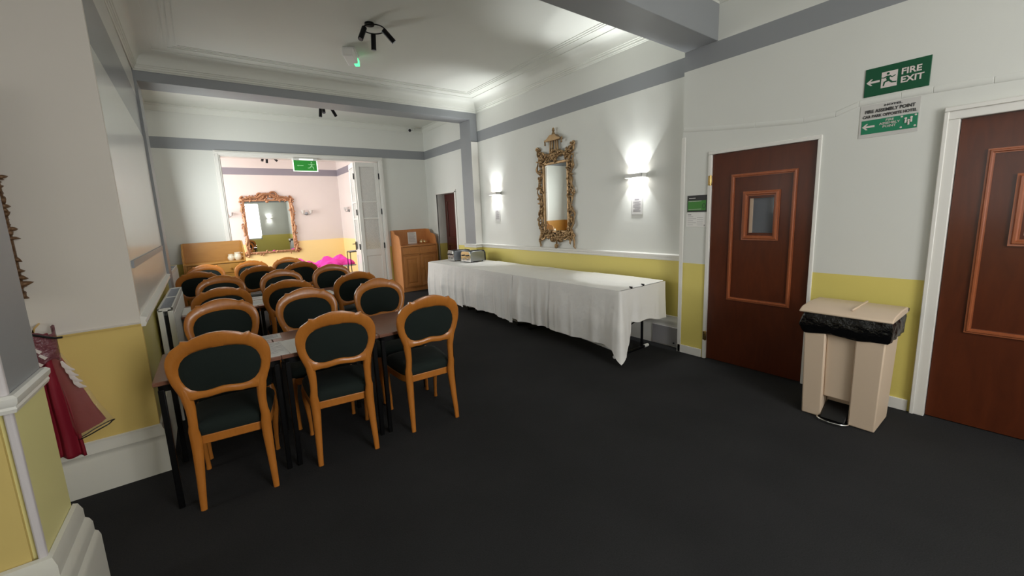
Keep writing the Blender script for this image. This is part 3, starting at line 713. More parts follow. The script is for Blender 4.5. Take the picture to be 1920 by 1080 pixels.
# ------------------------------------------------------------------ gilt mirrors
def scroll(g, c, r, turns, a0, fn, tube, sgn=1, flat=None):
    pts = []; rs = []
    n = 22
    for i in range(n):
        t = i/(n-1); a = a0+sgn*t*turns*2*math.pi; rr = r*(1-t*.85)
        pts.append(fn(c[0]+math.cos(a)*rr, c[1]+math.sin(a)*rr, .02+.012*t)); rs.append(tube*(1-.45*t))
    g.tube(pts, rs, 6); g.ball(fn(c[0], c[1], .035), tube*1.2, 6)
def leafy(g, p, ang, L, wd, fn, rr):
    """acanthus leaf: curled tapered tongue"""
    pts = []; rs = []
    cu = rr.uniform(-1.6, 1.6)
    for i in range(8):
        t = i/7; a = ang+cu*t*t; 
        pts.append((p[0]+math.cos(ang+cu*t*.5)*L*t, p[1]+math.sin(ang+cu*t*.5)*L*t, .018+.03*math.sin(t*math.pi)))
        rs.append(wd*(math.sin(math.pi*min(1, t*.9+.12))**.7)+.001)
    g.tube([fn(*q) for q in pts], rs, 6)
def wall_fn(x0, yc, zc, s=1):   # on the right wall: u -> -y, v -> z, d -> -x
    return lambda u, v, d: (x0-d, yc-u, zc+v)
def front_fn(xc, y0, zc):       # facing -Y
    return lambda u, v, d: (xc+u, y0-d, zc+v)
def frame_border(g, fn, u0, u1, v0, v1, wd=.03, th=.03):
    for (a, b_, c_, d_) in ((u0-wd, u0, v0-wd, v1+wd), (u1, u1+wd, v0-wd, v1+wd), (u0, u1, v0-wd, v0), (u0, u1, v1, v1+wd)):
        g.prism([(a, c_), (b_, c_), (b_, d_), (a, d_)], fn, .004, th)
# pagoda mirror on the right wall. glass y 3.935..4.38, z 1.28..2.21
pm = thing('wall_mirror', 'tall narrow gilt mirror with pagoda crest on the right wall', 'mirror', (0, 0, 0))
fn = wall_fn(XB, 4.16, 0)
MB().prism([(-.222, 1.28), (.222, 1.28), (.222, 2.21), (-.222, 2.21)], fn, .006, .014).build('mirror_glass', M_mirror, pm, smooth=0)
g = MB(); frame_border(g, fn, -.222, .222, 1.28, 2.21, .035, .03); g.build('frame', M_gilt, pm, bevel=.006)
rr = random.Random(11); g = MB()
for s in (-1, 1):
    # undulating side branches
    for off, ph in ((.285, 0), (.33, 1.9)):
        pts = []; rs = []
        for i in range(44):
            t = i/43; z = 1.18+t*1.12; u = s*(off+.028*math.sin(z*17+ph)+.012*math.sin(z*41+ph)); pts.append(fn(u, z, .03+.012*math.sin(z*23+ph))); rs.append(.013+.006*math.sin(z*31+ph*2))
        g.tube(pts, rs, 6)
    z = 1.14
    while z < 2.34:
        leafy(g, (s*rr.uniform(.26, .32), z), rr.uniform(0, 6.28), rr.uniform(.05, .09), rr.uniform(.010, .018), fn, rr)
        if rr.random() < .45: scroll(g, (s*.30, z), .035, 1.3, rr.uniform(0, 6), fn, .009, s)
        z += .034
    # top shoulders
    scroll(g, (s*.30, 2.38), .065, 1.4, 1.57, fn, .018, -s); scroll(g, (s*.24, 2.29), .06, 1.2, 0, fn, .015, s); scroll(g, (s*.35, 2.44), .04, 1.3, 3, fn, .014, s)
    # lower corners
    scroll(g, (s*.29, 1.20), .06, 1.3, 0, fn, .016, s); g.tube([fn(s*.31, 1.22, .02), fn(s*.35, 1.14, .03), fn(s*.335, 1.06, .02), fn(s*.36, 1.03, .012)], [.02, .017, .013, .006], 6)
for i in range(70):
    a = rr.uniform(-.3, .3); z = 2.27+rr.uniform(0, .10)*(1-abs(a))+.06*abs(a)
    leafy(g, (a, z), rr.uniform(0, 6.28), rr.uniform(.05, .09), rr.uniform(.012, .02), fn, rr)
for i in range(60):
    a = rr.uniform(-.26, .26); z = 1.235-rr.uniform(0, 1)*max(.02, .15*(1-abs(a)/.2))
    leafy(g, (a, z), rr.uniform(0, 6.28), rr.uniform(.04, .08), rr.uniform(.012, .02), fn, rr)
for s in (-1, 1): scroll(g, (s*.08, 1.17), .065, 1.4, 1.57, fn, .018, s); scroll(g, (s*.17, 1.20), .05, 1.3, 0, fn, .014, -s)
g.ball(fn(0, 1.06, .03), .028, 8, (1, 1, 1.3))
g.build('carved_scrollwork', M_gilt, pm, smooth=60)
g = MB()   # pagoda crest
for u in (-.085, -.035, .035, .085): g.tube([fn(u*.9, 2.38, .035), fn(u*.75, 2.55, .035)], [.014, .012], 8)
g.prism([(-.16, 2.535), (-.10, 2.56), (-.05, 2.60), (.05, 2.60), (.10, 2.56), (.16, 2.535), (.14, 2.52), (-.14, 2.52)], fn, .01, .075)
for s in (-1, 1): g.tube([fn(s*.15, 2.53, .04), fn(s*.17, 2.545, .05), fn(s*.16, 2.50, .05)], [.010, .009, .013], 6); g.ball(fn(s*.16, 2.485, .05), .014, 6)
g.lathe([(.03, 2.59), (.022, 2.62), (.012, 2.64), (.020, 2.655), (.016, 2.68), (.002, 2.70)], (XB-.04, 4.16, 0), 10)
g.build('pagoda_crest', M_gilt, pm, bevel=.003)
# rococo mirror in the far room: glass x .83..1.83, z .83..2.16 on y=11.9
rm = thing('wall_mirror', 'large copper-gilt mirror with scrolled crest in the bright room beyond', 'mirror', (0, 0, 0))
fn = front_fn(1.335, 11.9, 0)
MB().prism([(-.52, .86), (.52, .86), (.52, 2.15), (-.52, 2.15)], fn, .01, .02).build('mirror_glass', M_mirror, rm, smooth=0)
g = MB(); frame_border(g, fn, -.505, .505, .87, 2.15, .05, .05); g.build('frame', M_gilt2, rm, bevel=.012)
rr = random.Random(5); g = MB()
for s in (-1, 1):
    pts = []; rs = []
    for i in range(40):
        z = .82+i/39*1.4; pts.append(fn(s*(.565+.02*math.sin(z*14)), z, .05)); rs.append(.022+.010*math.sin(z*23))
    g.tube(pts, rs, 6)
    z = .8
    while z < 2.2: leafy(g, (s*rr.uniform(.535, .59), z), rr.uniform(0, 6.28), rr.uniform(.04, .07), rr.uniform(.018, .026), fn, rr); z += .035
    scroll(g, (s*.52, 2.20), .075, 1.4, 1.57, fn, .028, -s); scroll(g, (s*.14, 2.30), .10, 1.4, 0, fn, .03, s); scroll(g, (s*.60, .84), .07, 1.3, 0, fn, .026, s)
    pts = []; rs = []
    for i in range(24):
        t = i/23; u = t*.52; pts.append(fn(s*u, 2.23+.09*math.exp(-(u/.2)**2)+.02*math.sin(u*22), .05)); rs.append(.038-.012*t)
    g.tube(pts, rs, 6)
for i in range(70):
    a = rr.uniform(-.5, .5); leafy(g, (a, 2.21+rr.uniform(0, .12)*math.exp(-(a/.25)**2)), rr.uniform(0, 6.28), rr.uniform(.06, .11), rr.uniform(.016, .028), fn, rr)
for i in range(12): a = -.5+i/11; leafy(g, (a, .83+rr.uniform(-.02, .02)), rr.uniform(0, 6.28), .07, .016, fn, rr)
g.ball(fn(0, 2.14, .06), .035, 8); g.build('carved_scrollwork', M_gilt2, rm, smooth=60)
# gilt mirror on the recess wall, mostly behind the foreground pier
lm = thing('wall_mirror', 'edge of a dark gilt ornate mirror on the beige wall behind the left pier', 'mirror', (0, 0, 0))
fn = front_fn(-1.14, 3.23, 0)
MB().prism([(-.26, 1.33), (.26, 1.33), (.26, 2.2), (-.26, 2.2)], fn, .006, .014).build('mirror_glass', M_mirror, lm, smooth=0)
M_gilt3 = simple('dark_bronze_gilt', (.16, .085, .04, 1), .5, .4, bs=45, bstr=.7, dist=.004, var=.4, vs=14)
g = MB(); frame_border(g, fn, -.255, .255, 1.33, 2.2, .04, .03); g.build('frame', M_gilt3, lm, bevel=.006)
g = MB(); rr = random.Random(8)
for s in (-1, 1):
    z = 1.25
    while z < 2.25: leafy(g, (s*rr.uniform(.278, .298), z), rr.uniform(0, 6.28), rr.uniform(.02, .038), rr.uniform(.008, .013), fn, rr); z += .011
g.tube([fn(a, b_, .03) for a, b_ in ((-.285, 1.28), (.285, 1.28), (.285, 2.25), (-.285, 2.25), (-.285, 1.28))], .018, 6)
for i in range(30): leafy(g, (rr.uniform(-.28, .28), rr.choice((1.28, 2.25))), rr.uniform(0, 6.28), .06, .014, fn, rr)
g.build('carved_scrollwork', M_gilt3, lm, smooth=60)

# ------------------------------------------------------------------ wall lamps
def sconce(y, z, label, power, x=None, rz=0):
    t = thing('wall_lamp', label, 'lamp', (XB if x is None else x, y, z), rz, 'up and down wall lamps beside the gilt mirror')
    g = MB(); hw, hd, hh = .115, .10, .022
    g.box(-.006, 0, -hw, hw, -hh, hh); g.box(-hd, -hd+.004, -hw, hw, -hh, hh); g.box(-hd, 0, -hw, -hw+.004, -hh, hh); g.box(-hd, 0, hw-.004, hw, -hh, hh)
    g.build('housing', M_white, t)
    MB().box(-.085, -.015, -.095, .095, -.006, .006).build('light_source', M_lamp, t, smooth=0)
    for s in (1, -1):
        for dy in (-.07, 0, .07):
            l = bpy.data.lights.new('lamp_beam', 'SPOT'); l.energy = power/3*(1 if s > 0 else .62); l.spot_size = math.radians(68); l.spot_blend = .22; l.color = (.96, .99, 1); l.shadow_soft_size = .012
            o = bpy.data.objects.new('lamp_beam', l); COL.objects.link(o); o.parent = t; o.location = (-.05, dy, s*.01)
            o.rotation_euler = (math.pi if s > 0 else 0, 0, 0)
    l = bpy.data.lights.new('lamp_upbeam', 'SPOT'); l.energy = power*2.6; l.spot_size = math.radians(62); l.spot_blend = .7; l.color = (.96, .99, 1); l.shadow_soft_size = .02
    o = bpy.data.objects.new('lamp_upbeam', l); COL.objects.link(o); o.parent = t; o.location = (-.055, 0, .01); o.rotation_euler = Vector((-.42, 0, 1)).to_track_quat('-Z', 'Y').to_euler()
sconce(2.84, 1.912, 'lit wall lamp right of the pagoda mirror, nearer the brown doors', 36)
sconce(5.60, 1.90, 'lit wall lamp left of the pagoda mirror, above the far end of the buffet', 28)
sconce(-3.0, 1.9, 'lit wall lamp on the wall behind, glimpsed in the large far mirror', 20, 3.0, -math.pi/2)
def notice(name, y, z, w_, h_, x, label, rows_=10):
    t = MB().box(x-.004, x, y-w_/2, y+w_/2, z-h_/2, z+h_/2).build(name, M_white, bevel=.001); tag(t, label, 'notice')
    MB().box(x-.006, x-.004, y-w_/2+.008, y+w_/2-.008, z-h_/2+.01, z+h_/2-.01).build('printed_sheet', M_paperg, t)
    g = MB(); ya, yb = y+w_/2-.025, y-w_/2+.025
    g.box(x-.0068, x-.006, yb+.02, ya-.02, z+h_/2-.035, z+h_/2-.02)
    for i in range(rows_): zz = z+h_/2-.05-i*(h_-.08)/rows_; g.box(x-.0068, x-.006, yb+(.015 if i % 3 == 1 else 0), ya-(.02 if i % 4 == 2 else 0), zz-.005, zz)
    g.build('print', M_print, t); return t
notice('framed_notice', 2.848, 1.57, .148, .205, XB, 'small framed notice below the near wall lamp')
notice('framed_notice', 5.598, 1.53, .15, .20, XB, 'small framed notice below the far wall lamp')
# notices by door 1
t = MB().box(XA-.006, XA, 1.988, 2.182, 1.482, 1.645).build('green_notice', M_ink, bevel=.001); tag(t, 'black and green notice beside the first brown door', 'notice')
MB().box(XA-.0075, XA-.006, 1.996, 2.174, 1.497, 1.595).build('green_field', M_lime, t)
g = MB(); g.box(XA-.0085, XA-.0075, 2.04, 2.168, 1.586, 1.590); g.box(XA-.0085, XA-.0075, 2.04, 2.168, 1.508, 1.511); g.box(XA-.0085, XA-.006, 2.10, 2.165, 1.614, 1.622); g.build('print', M_paperg, t)
g = MB(); g.tube([(XA-.008, 2.015+.014*math.cos(a), 1.54+.022*math.sin(a)) for a in [i*math.pi/6 for i in range(13)]], .0022, 5); g.build('emblem', M_ink, t)
t = MB().box(XA-.004, XA, 1.982, 2.19, 1.335, 1.472).build('white_notice', M_paper); tag(t, 'white printed notice directly under the green one', 'notice')
g = MB(); g.box(XA-.005, XA-.004, 2.14, 2.175, 1.452, 1.460)
for i in range(5): g.box(XA-.005, XA-.004, 2.12-.03*(i % 2), 2.175, 1.435-i*.02, 1.438-i*.02); g.box(XA-.005, XA-.004, 2.02, 2.08, 1.425-i*.018, 1.428-i*.018)
g.box(XA-.005, XA-.004, 2.0, 2.012, 1.345, 1.357); g.build('print', M_print, t)
# FIRE EXIT sign
fe = MB().prism([(-.1625+.01*0, -.095), (.1625, -.095), (.1625, .095), (-.1625, .095)], lambda u, v, d: (XA-d, .733-u, 2.352+v), 0, .006).build('fire_exit_sign', M_sgreen, bevel=.004); tag(fe, 'dark green FIRE EXIT sign with white arrow and running man', 'sign')
F = lambda u, v, d: (XA-.006-d, .733-u, 2.352+v)
text('lettering', 'FIRE', .055, M_bone, m_right(.733-.022, 2.381, XA-.0068), fe, bold=.0014, sx=.98, align='LEFT')
text('lettering', 'EXIT', .055, M_bone, m_right(.733-.022, 2.327, XA-.0068), fe, bold=.0014, sx=.98, align='LEFT')
def arrow(F, cu, cv, s, mat, par):
    P = [(-1, 0), (-.35, .62), (-.05, .62), (-.42, .19), (1, .19), (1, -.19), (-.42, -.19), (-.05, -.62), (-.35, -.62)]
    MB().prism([(cu+a*s, cv+b_*s) for a, b_ in P], F, 0, .001).build('arrow', mat, par, smooth=0)
arrow(F, -.118, 0, .035, M_bone, fe)
def running_man(F, cu, cv, s, mat_door, mat_man, par, door=True, flip=1):
    if door: MB().prism([(cu-.75*s*flip, cv-s), (cu+.8*s*flip, cv-s), (cu+.8*s*flip, cv+s), (cu-.75*s*flip, cv+s)], F, 0, .0008).build('doorway', mat_door, par, smooth=0)
    g = MB()
    def limb(pts, r): g.tube([F(cu+a*s*flip, cv+b_*s, .0012) for a, b_ in pts], [x*s for x in r], 6, flat=((1, 0, 0) if abs(F(0,0,1)[0]-F(0,0,0)[0]) > .5 else (0, 1, 0), .12))
    limb([(-.05, .45), (-.12, .1), (-.02, -.12)], [.17, .17, .15])
    limb([(-.12, .42), (-.5, .25), (-.8, .32)], [.09, .08, .06]); limb([(.02, .42), (.3, .2), (.62, .38)], [.09, .08, .06])
    limb([(-.02, -.12), (-.42, -.3), (-.5, -.78)], [.13, .11, .08]); limb([(0, -.12), (.32, -.45), (.75, -.5)], [.13, .11, .08])
    g.ball(F(cu-.12*s*flip, cv+.72*s, .0012), .15*s, 8, ((.1, 1, 1) if abs(F(0,0,1)[0]-F(0,0,0)[0]) > .5 else (1, .1, 1)))
    g.build('running_figure', mat_man, par)
running_man(F, -.036, .0, .052, M_bone, M_sgreen, fe)
# assembly point sign
ap = MB().box(XA-.003, XA, .602, .905, 1.975, 2.20).build('assembly_point_sign', simple('clear_sleeve', rgb(206, 204, 200), .15)); tag(ap, 'plastic sleeved fire assembly point notice below the FIRE EXIT sign', 'sign')
MB().box(XA-.005, XA-.003, .607, .893, 2.0, 2.095).build('green_field', M_sgreen2, ap, bevel=.004)
text('lettering', 'HOTEL', .018, M_ink, m_right(.735, 2.182, XA-.0045), ap, bold=.0006, sx=1.6)
text('lettering', 'FIRE ASSEMBLY POINT', .030, M_ink, m_right(.752, 2.152, XA-.0045), ap, bold=.001, sx=.86)
text('lettering', 'CAR PARK OPPOSITE HOTEL', .026, M_ink, m_right(.752, 2.118, XA-.0045), ap, bold=.0008, sx=.82)
F2 = lambda u, v, d: (XA-.005-d, .75-u, 2.05+v)
arrow(F2, -.105, 0, .034, M_bone, ap)
text('lettering', 'FIRE\nASSEMBLY\nPOINT', .021, M_bone, m_right(.745, 2.058, XA-.006), ap, bold=.0002, sx=1.1)
g = MB()
for a, b_ in ((-.015, .008), (.012, .010), (0, -.006)): g.ball(F2(.10+a, b_+.012, .001), .007, 6, (.2, 1, 1)); g.tube([F2(.10+a, b_+.004, .001), F2(.10+a, b_-.018, .001)], .005, 6)
for a, b_ in ((-.035, .035), (.032, .035), (-.035, -.035), (.032, -.035)): g.ball(F2(.10+a, b_, .001), .006, 6, (.2, 1, 1))
g.build('people_symbol', M_bone, ap)

# ------------------------------------------------------------------ pedal bin
pb = thing('pedal_bin', 'beige pedal bin with black liner between the two brown doors', 'bin', (3.40, .765, 0))
# local: front faces -x; x 0..0.40 depth, y half .195 bottom, .215 top
def taper(u, z): return u*(1-.07*(1-z/.68))
g = MB()
def blk(x0, x1, y0, y1, z0, z1):
    vs = []
    for z in (z0, z1):
        for (x, y) in ((x0, y0), (x1, y0), (x1, y1), (x0, y1)):
            xx = .18+(x-.18)*(.9+.1*z/.68) if x > .1 else x+.012*(1-z/.68); vs.append((xx, taper(y, z), z))
    g.add(vs, [(3, 2, 1, 0), (4, 5, 6, 7), (0, 1, 5, 4), (1, 2, 6, 5), (2, 3, 7, 6), (3, 0, 4, 7)])
blk(0, .36, -.215, -.068, .004, .68); blk(0, .36, .092, .215, .004, .68); blk(.028, .36, -.068, .092, .16, .68); blk(.12, .36, -.068, .092, .004, .16)
g.build('body', M_beigep, pb, bevel=.008)
g = MB(); L = [(-.012, -.232), (.385, -.232), (.385, .232), (-.012, .232)]
vs = []
for z, e in ((.618, -.012), (.63, 0), (.68, .012), (.735, .004), (.765, -.006)):
    for p in resample(L, 80):
        nx, ny = (p.x-.186), p.y; q = math.hypot(nx, ny); wv = .004*math.sin(p.x*60+z*30)+.004*math.sin(p.y*47+z*50)
        vs.append((p.x+(nx/q)*(e+wv)*.8, p.y+(ny/q)*(e+wv), z+.006*math.sin(p.y*21)))
g.add(vs, [(r*80+k, r*80+(k+1) % 80, (r+1)*80+(k+1) % 80, (r+1)*80+k) for r in range(4) for k in range(80)])
g.build('bin_liner', M_bag, pb, smooth=60)
g = MB()
g.prism([(-.035, .765), (-.035, .778), (.02, .80), (.20, .812), (.37, .806), (.40, .79), (.40, .765)], lambda u, v, d: (u, d, v), -.243, .243)
lid = g.build('lid', M_beigep, pb, bevel=.006)
MB().box(.02, .39, -.038, -.026, .806, .816).build('lid_rib', M_beigep, lid, bevel=.003)
g = MB(); g.cyl((.39, -.245, .785), (.39, .245, .785), .012, 10); g.build('hinge', M_blackp, pb)
g = MB(); g.prism([(-.02, .02), (.12, .05), (.12, .11), (.02, .05)], lambda u, v, d: (u, d, v), -.055, .08); g.build('pedal_pad', M_blackp, pb, bevel=.004)
g = MB(); g.tube([(.06, -.066+.009, .018)]+[(-.055-.055*math.sin(math.pi*i/14)*.9+.045, .0125-.085*math.cos(math.pi*i/14), .016) for i in range(15)]+[(.06, .082, .018)], .006, 8); g.build('pedal_bar', M_chrome, pb)

# ------------------------------------------------------------------ radiators
def radiator(x0, x1, y0, y1, z0, z1, label):
    t = thing('radiator', label, 'radiator', (0, 0, 0), 0, 'white panel radiators on the left wall')
    for a, c in ((x0, x0+.035), (x1-.035, x1)):
        g = MB(); g.box(a, c, y0, y1, z0, z1)
        if c == x1:
            n = int((y1-y0)/.05)
            for i in range(n): y = y0+.03+i*.05; g.box(x1, x1+.004, y, y+.028, z0+.04, z1-.04)
        g.build('panel', M_white, t, bevel=.004)
    g = MB(); g.box(x0, x1, y0, y0+.02, z1-.012, z1+.01); g.box(x0, x1, y1-.02, y1, z1-.012, z1+.01); g.box(x0, x0+.012, y0, y1, z1, z1+.01); g.box(x1-.012, x1, y0, y1, z1, z1+.01)
    ym = (y0+y1)/2; g.box(x0, x1, ym-.006, ym+.006, z1, z1+.01)
    tg = g.build('top_grille_frame', M_white, t)
    g = MB(); n = int((y1-y0)/.03)
    for i in range(n): y = y0+.02+i*(y1-y0-.04)/n; g.box(x0+.01, x1-.01, y, y+.006, z1-.006, z1+.004)
    g.build('top_grille', M_grille, tg)
    MB().box(x0+.035, x1-.035, y0+.03, y1-.03, z0+.02, z1-.05).build('convector_core', M_dark, t)
    g = MB(); g.tube([(x0+.05, y0+.02, z0+.05), (x0+.05, y0-.04, z0+.05), (x0+.05, y0-.04, .01)], .009, 8); g.cyl((x0+.05, y0-.04, z0+.02), (x0+.05, y0-.04, z0+.12), .018, 10); g.build('valve', M_white, t)
radiator(-.40, -.302, 4.02, 5.40, .17, .925, 'white panel radiator on the left wall beside the near chairs')
radiator(-.59, -.455, 6.75, 7.90, .20, .985, 'white panel radiator further along the left wall beside the sideboard')

# ------------------------------------------------------------------ pine sideboards
def sideboard(x0, x1, yb, yf, mat, label):
    t = thing('sideboard', label, 'sideboard', (x0, yf, 0), 0, 'pine sideboards with raised backs against the far wall')
    W = x1-x0; D = yb-yf
    for u in (0, W-.022):
        P = [(0, 0), (D, 0), (D, 1.30), (D-.10, 1.30), (D-.15, 1.29), (D-.19, 1.255), (D-.22, 1.215), (.17, 1.20), (.10, 1.185), (.05, 1.14), (.03, 1.08), (.02, .99), (0, .97)]
        MB().prism(P, lambda a, b_, d, u=u: (u+d, a, b_), 0, .022).build('side_panel', mat, t, bevel=.003)
    MB().box(.022, W-.022, D-.018, D, .05, 1.305).build('back_panel', mat, t)
    MB().box(.016, W-.016, -.012, D-.018, .955, .98).build('counter', mat, t, bevel=.005)
    g = MB(); g.box(.022, W-.022, .012, .03, 0, .08); g.box(.022, .05, .004, .03, .08, .955); g.box(W-.05, W-.022, .004, .03, .08, .955); g.box(W/2-.018, W/2+.018, .004, .03, .08, .955); g.box(.022, W-.022, .004, .03, .765, .79); g.box(.022, W-.022, .004, .03, .08, .10)
    g.build('front_frame', mat, t, bevel=.002)
    for k in range(2):
        a, c = (.052, W/2-.02) if k == 0 else (W/2+.02, W-.052)
        d = MB().box(a, c, -.004, .02, .795, .948).build('drawer', mat, t, bevel=.004)
        g = MB(); g.lathe([(.001, -.034), (.014, -.032), (.016, -.024), (.007, -.012), (.007, 0)], ((a+c)/2, -.004, .872), 12, 'y'); g.build('knob', mat, d)
        g = MB(); g.box(a, a+.055, -.004, .02, .105, .76); g.box(c-.055, c, -.004, .02, .105, .76); g.box(a+.055, c-.055, -.004, .02, .70, .76); g.box(a+.055, c-.055, -.004, .02, .105, .165)
        dr = g.build('door', mat, t, bevel=.003)
        MB().box(a+.055, c-.055, .006, .016, .165, .70).build('door_panel', mat, dr); MB().box(a+.085, c-.085, 0, .01, .195, .67).build('raised_field', mat, dr, bevel=.008)
        g = MB(); kx = c-.028 if k == 0 else a+.028; g.lathe([(.001, -.03), (.013, -.028), (.014, -.02), (.006, -.01), (.006, 0)], (kx, -.004, .5), 12, 'y'); g.build('knob', mat, dr)
    return t
sideboard(-.385, .468, YF-.045, 7.93, M_pine2, 'golden pine sideboard on the left of the opening behind the chairs')
sideboard(3.215, 4.07, YF-.02, 7.88, M_pine, 'reddish pine sideboard with doors and drawers, right of the opening')
t = MB().box(-.105, .105, -.002, .002, 0, .297).build('notice_sheet', M_paper); t.location = (3.70, YF-.045, .985); t.rotation_euler = (math.radians(-2), 0, 0); tag(t, 'white printed sheet standing on the right-hand sideboard', 'notice')
g = MB()
for i in range(12): g.box(-.08, .08-.03*(i % 3 == 1), -.003, -.002, .27-i*.02, .275-i*.02)
g.build('print', M_print, t)
def jug(x, y, z, s, label, mat, grp):
    t = thing('jug', label, 'jug', (x, y, z), 0, grp)
    g = MB(); g.lathe([(.001, 0), (.03*s, 0), (.045*s, .02*s), (.048*s, .045*s), (.034*s, .075*s), (.038*s, .095*s), (.034*s, .094*s), (.03*s, .075*s), (.03*s, .01)], (0, 0, 0), 16); g.build('body', mat, t)
    g = MB(); g.tube([(.036*s, 0, .085*s), (.07*s, 0, .08*s), (.075*s, 0, .05*s), (.045*s, 0, .03*s)], .006*s, 6); g.build('handle', mat, t)
M_gold = simple('pale_gold_metal', (.9, .72, .4, 1), .2, .9); M_cream = simple('cream_ceramic', rgb(230, 222, 200), .25)
jug(3.84, 8.20, .98, .9, 'small gold jug on the right-hand sideboard, nearer the printed sheet', M_gold, 'small jugs on the sideboards')
jug(3.93, 8.22, .98, .85, 'small gold jug on the right-hand sideboard, nearer its end', M_gold, 'small jugs on the sideboards')
jug(.27, 8.14, .98, 1.1, 'cream jug on the left-hand sideboard, farther from the opening', M_cream, 'small jugs on the sideboards')
jug(.37, 8.16, .98, 1.35, 'cream jug on the left-hand sideboard, nearer the opening', M_cream, 'small jugs on the sideboards')

# ------------------------------------------------------------------ ceiling fittings
def spots(x, y, z, rz, label, s=1.0):
    t = thing('ceiling_spotlight', label, 'lamp', (x, y, z), rz, 'black three-lamp ceiling spotlights'); t.scale = (.86, .86, .86)
    g = MB(); g.lathe([(.001, 0), (.055, 0), (.055, -.022), (.001, -.024)], (-.06, 0, 0), 20); g.build('ceiling_rose', M_black, t)
    R = .125; g = MB(); g.tube([(R*math.cos(a), R*math.sin(a), -.045) for a in [i*2*math.pi/28 for i in range(29)]], .007, 6, cap=False); g.cyl((-.09, 0, -.02), (-.12, 0, -.045), .007, 6); g.build('ring', M_black, t)
    for a, tilt in ((2.9, .5), (.95, .12), (-1.0, .75)):
        p = Vector((R*math.cos(a), R*math.sin(a), -.045)); d = Vector((math.cos(a+.4)*math.sin(tilt), math.sin(a+.4)*math.sin(tilt), -math.cos(tilt))).normalized()
        st = p+Vector((0, 0, -.03)); g = MB(); g.cyl(p, st, .006, 6); g.tube([st-d*.02, st+d*.15], .03, 16)
        hd = g.build('lamp_head', M_black, t); g = MB(); g.cyl(st+d*.15, st+d*.153, .024, 16); g.build('lens', M_grille, hd)
spots(1.625, 4.22, ZC, math.radians(20), 'black ring spotlight on the bay ceiling above the chairs')
spots(1.86, 7.30, ZC, math.radians(70), 'black spotlight glimpsed just below the crossing beam')
spots(1.37, 11.0, 3.20, math.radians(40), 'black spotlight on the ceiling of the bright room beyond')
t = thing('emergency_light', 'small white emergency light with a green glow beside the bay spotlight', 'lamp', (1.62, 4.98, ZC), math.radians(-28)); t.scale = (1.25, 1.25, 1.1)
g = MB(); g.box(-.055, .055, -.12, .10, -.03, 0); g.build('base', M_white, t, bevel=.006)
g = MB(); g.box(-.05, .05, -.17, .09, -.11, -.03); g.build('diffuser', M_paper, t, bevel=.012)
g = MB(); g.box(.012, .054, .02, .094, -.112, -.05); g.build('indicator', M_led, t, bevel=.004)
t = thing('security_camera', 'white bullet security camera with black lens high in the far corner', 'camera', (3.80, 8.30, 3.42))
g = MB(); g.cyl((.10, .06, .07), (.10, .06, -.0), .03, 12); g.tube([(.10, .06, .01), (.06, .02, 0), (.03, 0, 0)], .014, 8); g.build('bracket', M_white, t)
d = Vector((-.45, -.88, -.15)).normalized(); g = MB(); g.tube([Vector((.03, .03, 0)), Vector((.03, .03, 0))+d*.15], .042, 16); g.build('body', M_white, t, bevel=.004)
g = MB(); e = Vector((.03, .03, 0))+d*.151; g.tube([e, e+d*.004], .030, 16); g.build('lens', M_blackp, t)
# hanging exit sign in the opening
t = thing('exit_sign', 'green lit exit sign with running man hanging in the opening', 'sign', (1.655, 8.36, 2.62))
g = MB(); g.box(-.215, .215, -.02, .035, .095, .135); g.build('housing', M_white, t, bevel=.004)
MB().box(-.10, .14, -.021, -.019, .10, .125).build('light_tube', M_tube, t)
g = MB(); g.box(-.20, .20, -.004, .004, -.095, .095); pl = g.build('sign_plate', M_exitlit, t)
g = MB(); g.box(-.215, -.20, -.006, .006, -.10, .10); g.box(.20, .215, -.006, .006, -.10, .10); g.box(-.215, .215, -.006, .006, -.105, -.095); g.build('edge', M_tube, t)
F3 = lambda u, v, d: (u, -.004-d, v)
running_man(F3, .10, 0, .085, None, M_exitman, t, door=False, flip=-1)
P = [(-1, 0), (-.6, .25), (-.6, .08), (1, .08), (1, -.08), (-.6, -.08), (-.6, -.25)]
MB().prism([(-.09+a*.055, b_*.055) for a, b_ in P], F3, 0, .001).build('arrow', M_exitman, t, smooth=0)

# ------------------------------------------------------------------ far room contents
def unlit_sconce(x, y, z, rz, label):
    t = thing('wall_lamp', label, 'lamp', (x, y, z), rz, 'small unlit wall lamps in the bright room')
    g = MB(); g.lathe([(.001, 0), (.045, 0), (.04, -.02), (.001, -.025)], (0, 0, 0), 14, 'y'); g.build('backplate', M_grille, t)
    for s in (-1, 1):
        g = MB(); g.tube([(0, -.02, 0), (s*.05, -.07, -.03), (s*.10, -.08, .0)], .006, 6); g.build('arm', M_grille, t)
        g = MB(); g.lathe([(.014, 0), (.03, .02), (.045, .07), (.05, .09), (.046, .09), (.028, .022)], (s*.10, -.08, 0), 14); g.build('shade', M_paperg, t)
unlit_sconce(2.25, 11.9, 1.80, 0, 'small unlit wall lamp right of the large far mirror')
unlit_sconce(.42, 11.9, 1.80, 0, 'small unlit wall lamp left of the large far mirror')
unlit_sconce(3.15, 11.05, 1.83, -math.pi/2, 'small unlit wall lamp near the folding door on the side wall')
bt = thing('side_table', 'low table in the bright room covered by pink cloths', 'table', (2.0, 9.75, 0))
MB().box(-.75, .73, -.3, .35, .52, .55).build('tabletop', M_paperg, bt, bevel=.005)
for x in (-.68, .55):
    for y in (-.25, .3): MB().box(x-.02, x+.02, y-.02, y+.02, 0, .52).build('leg', M_white, bt)
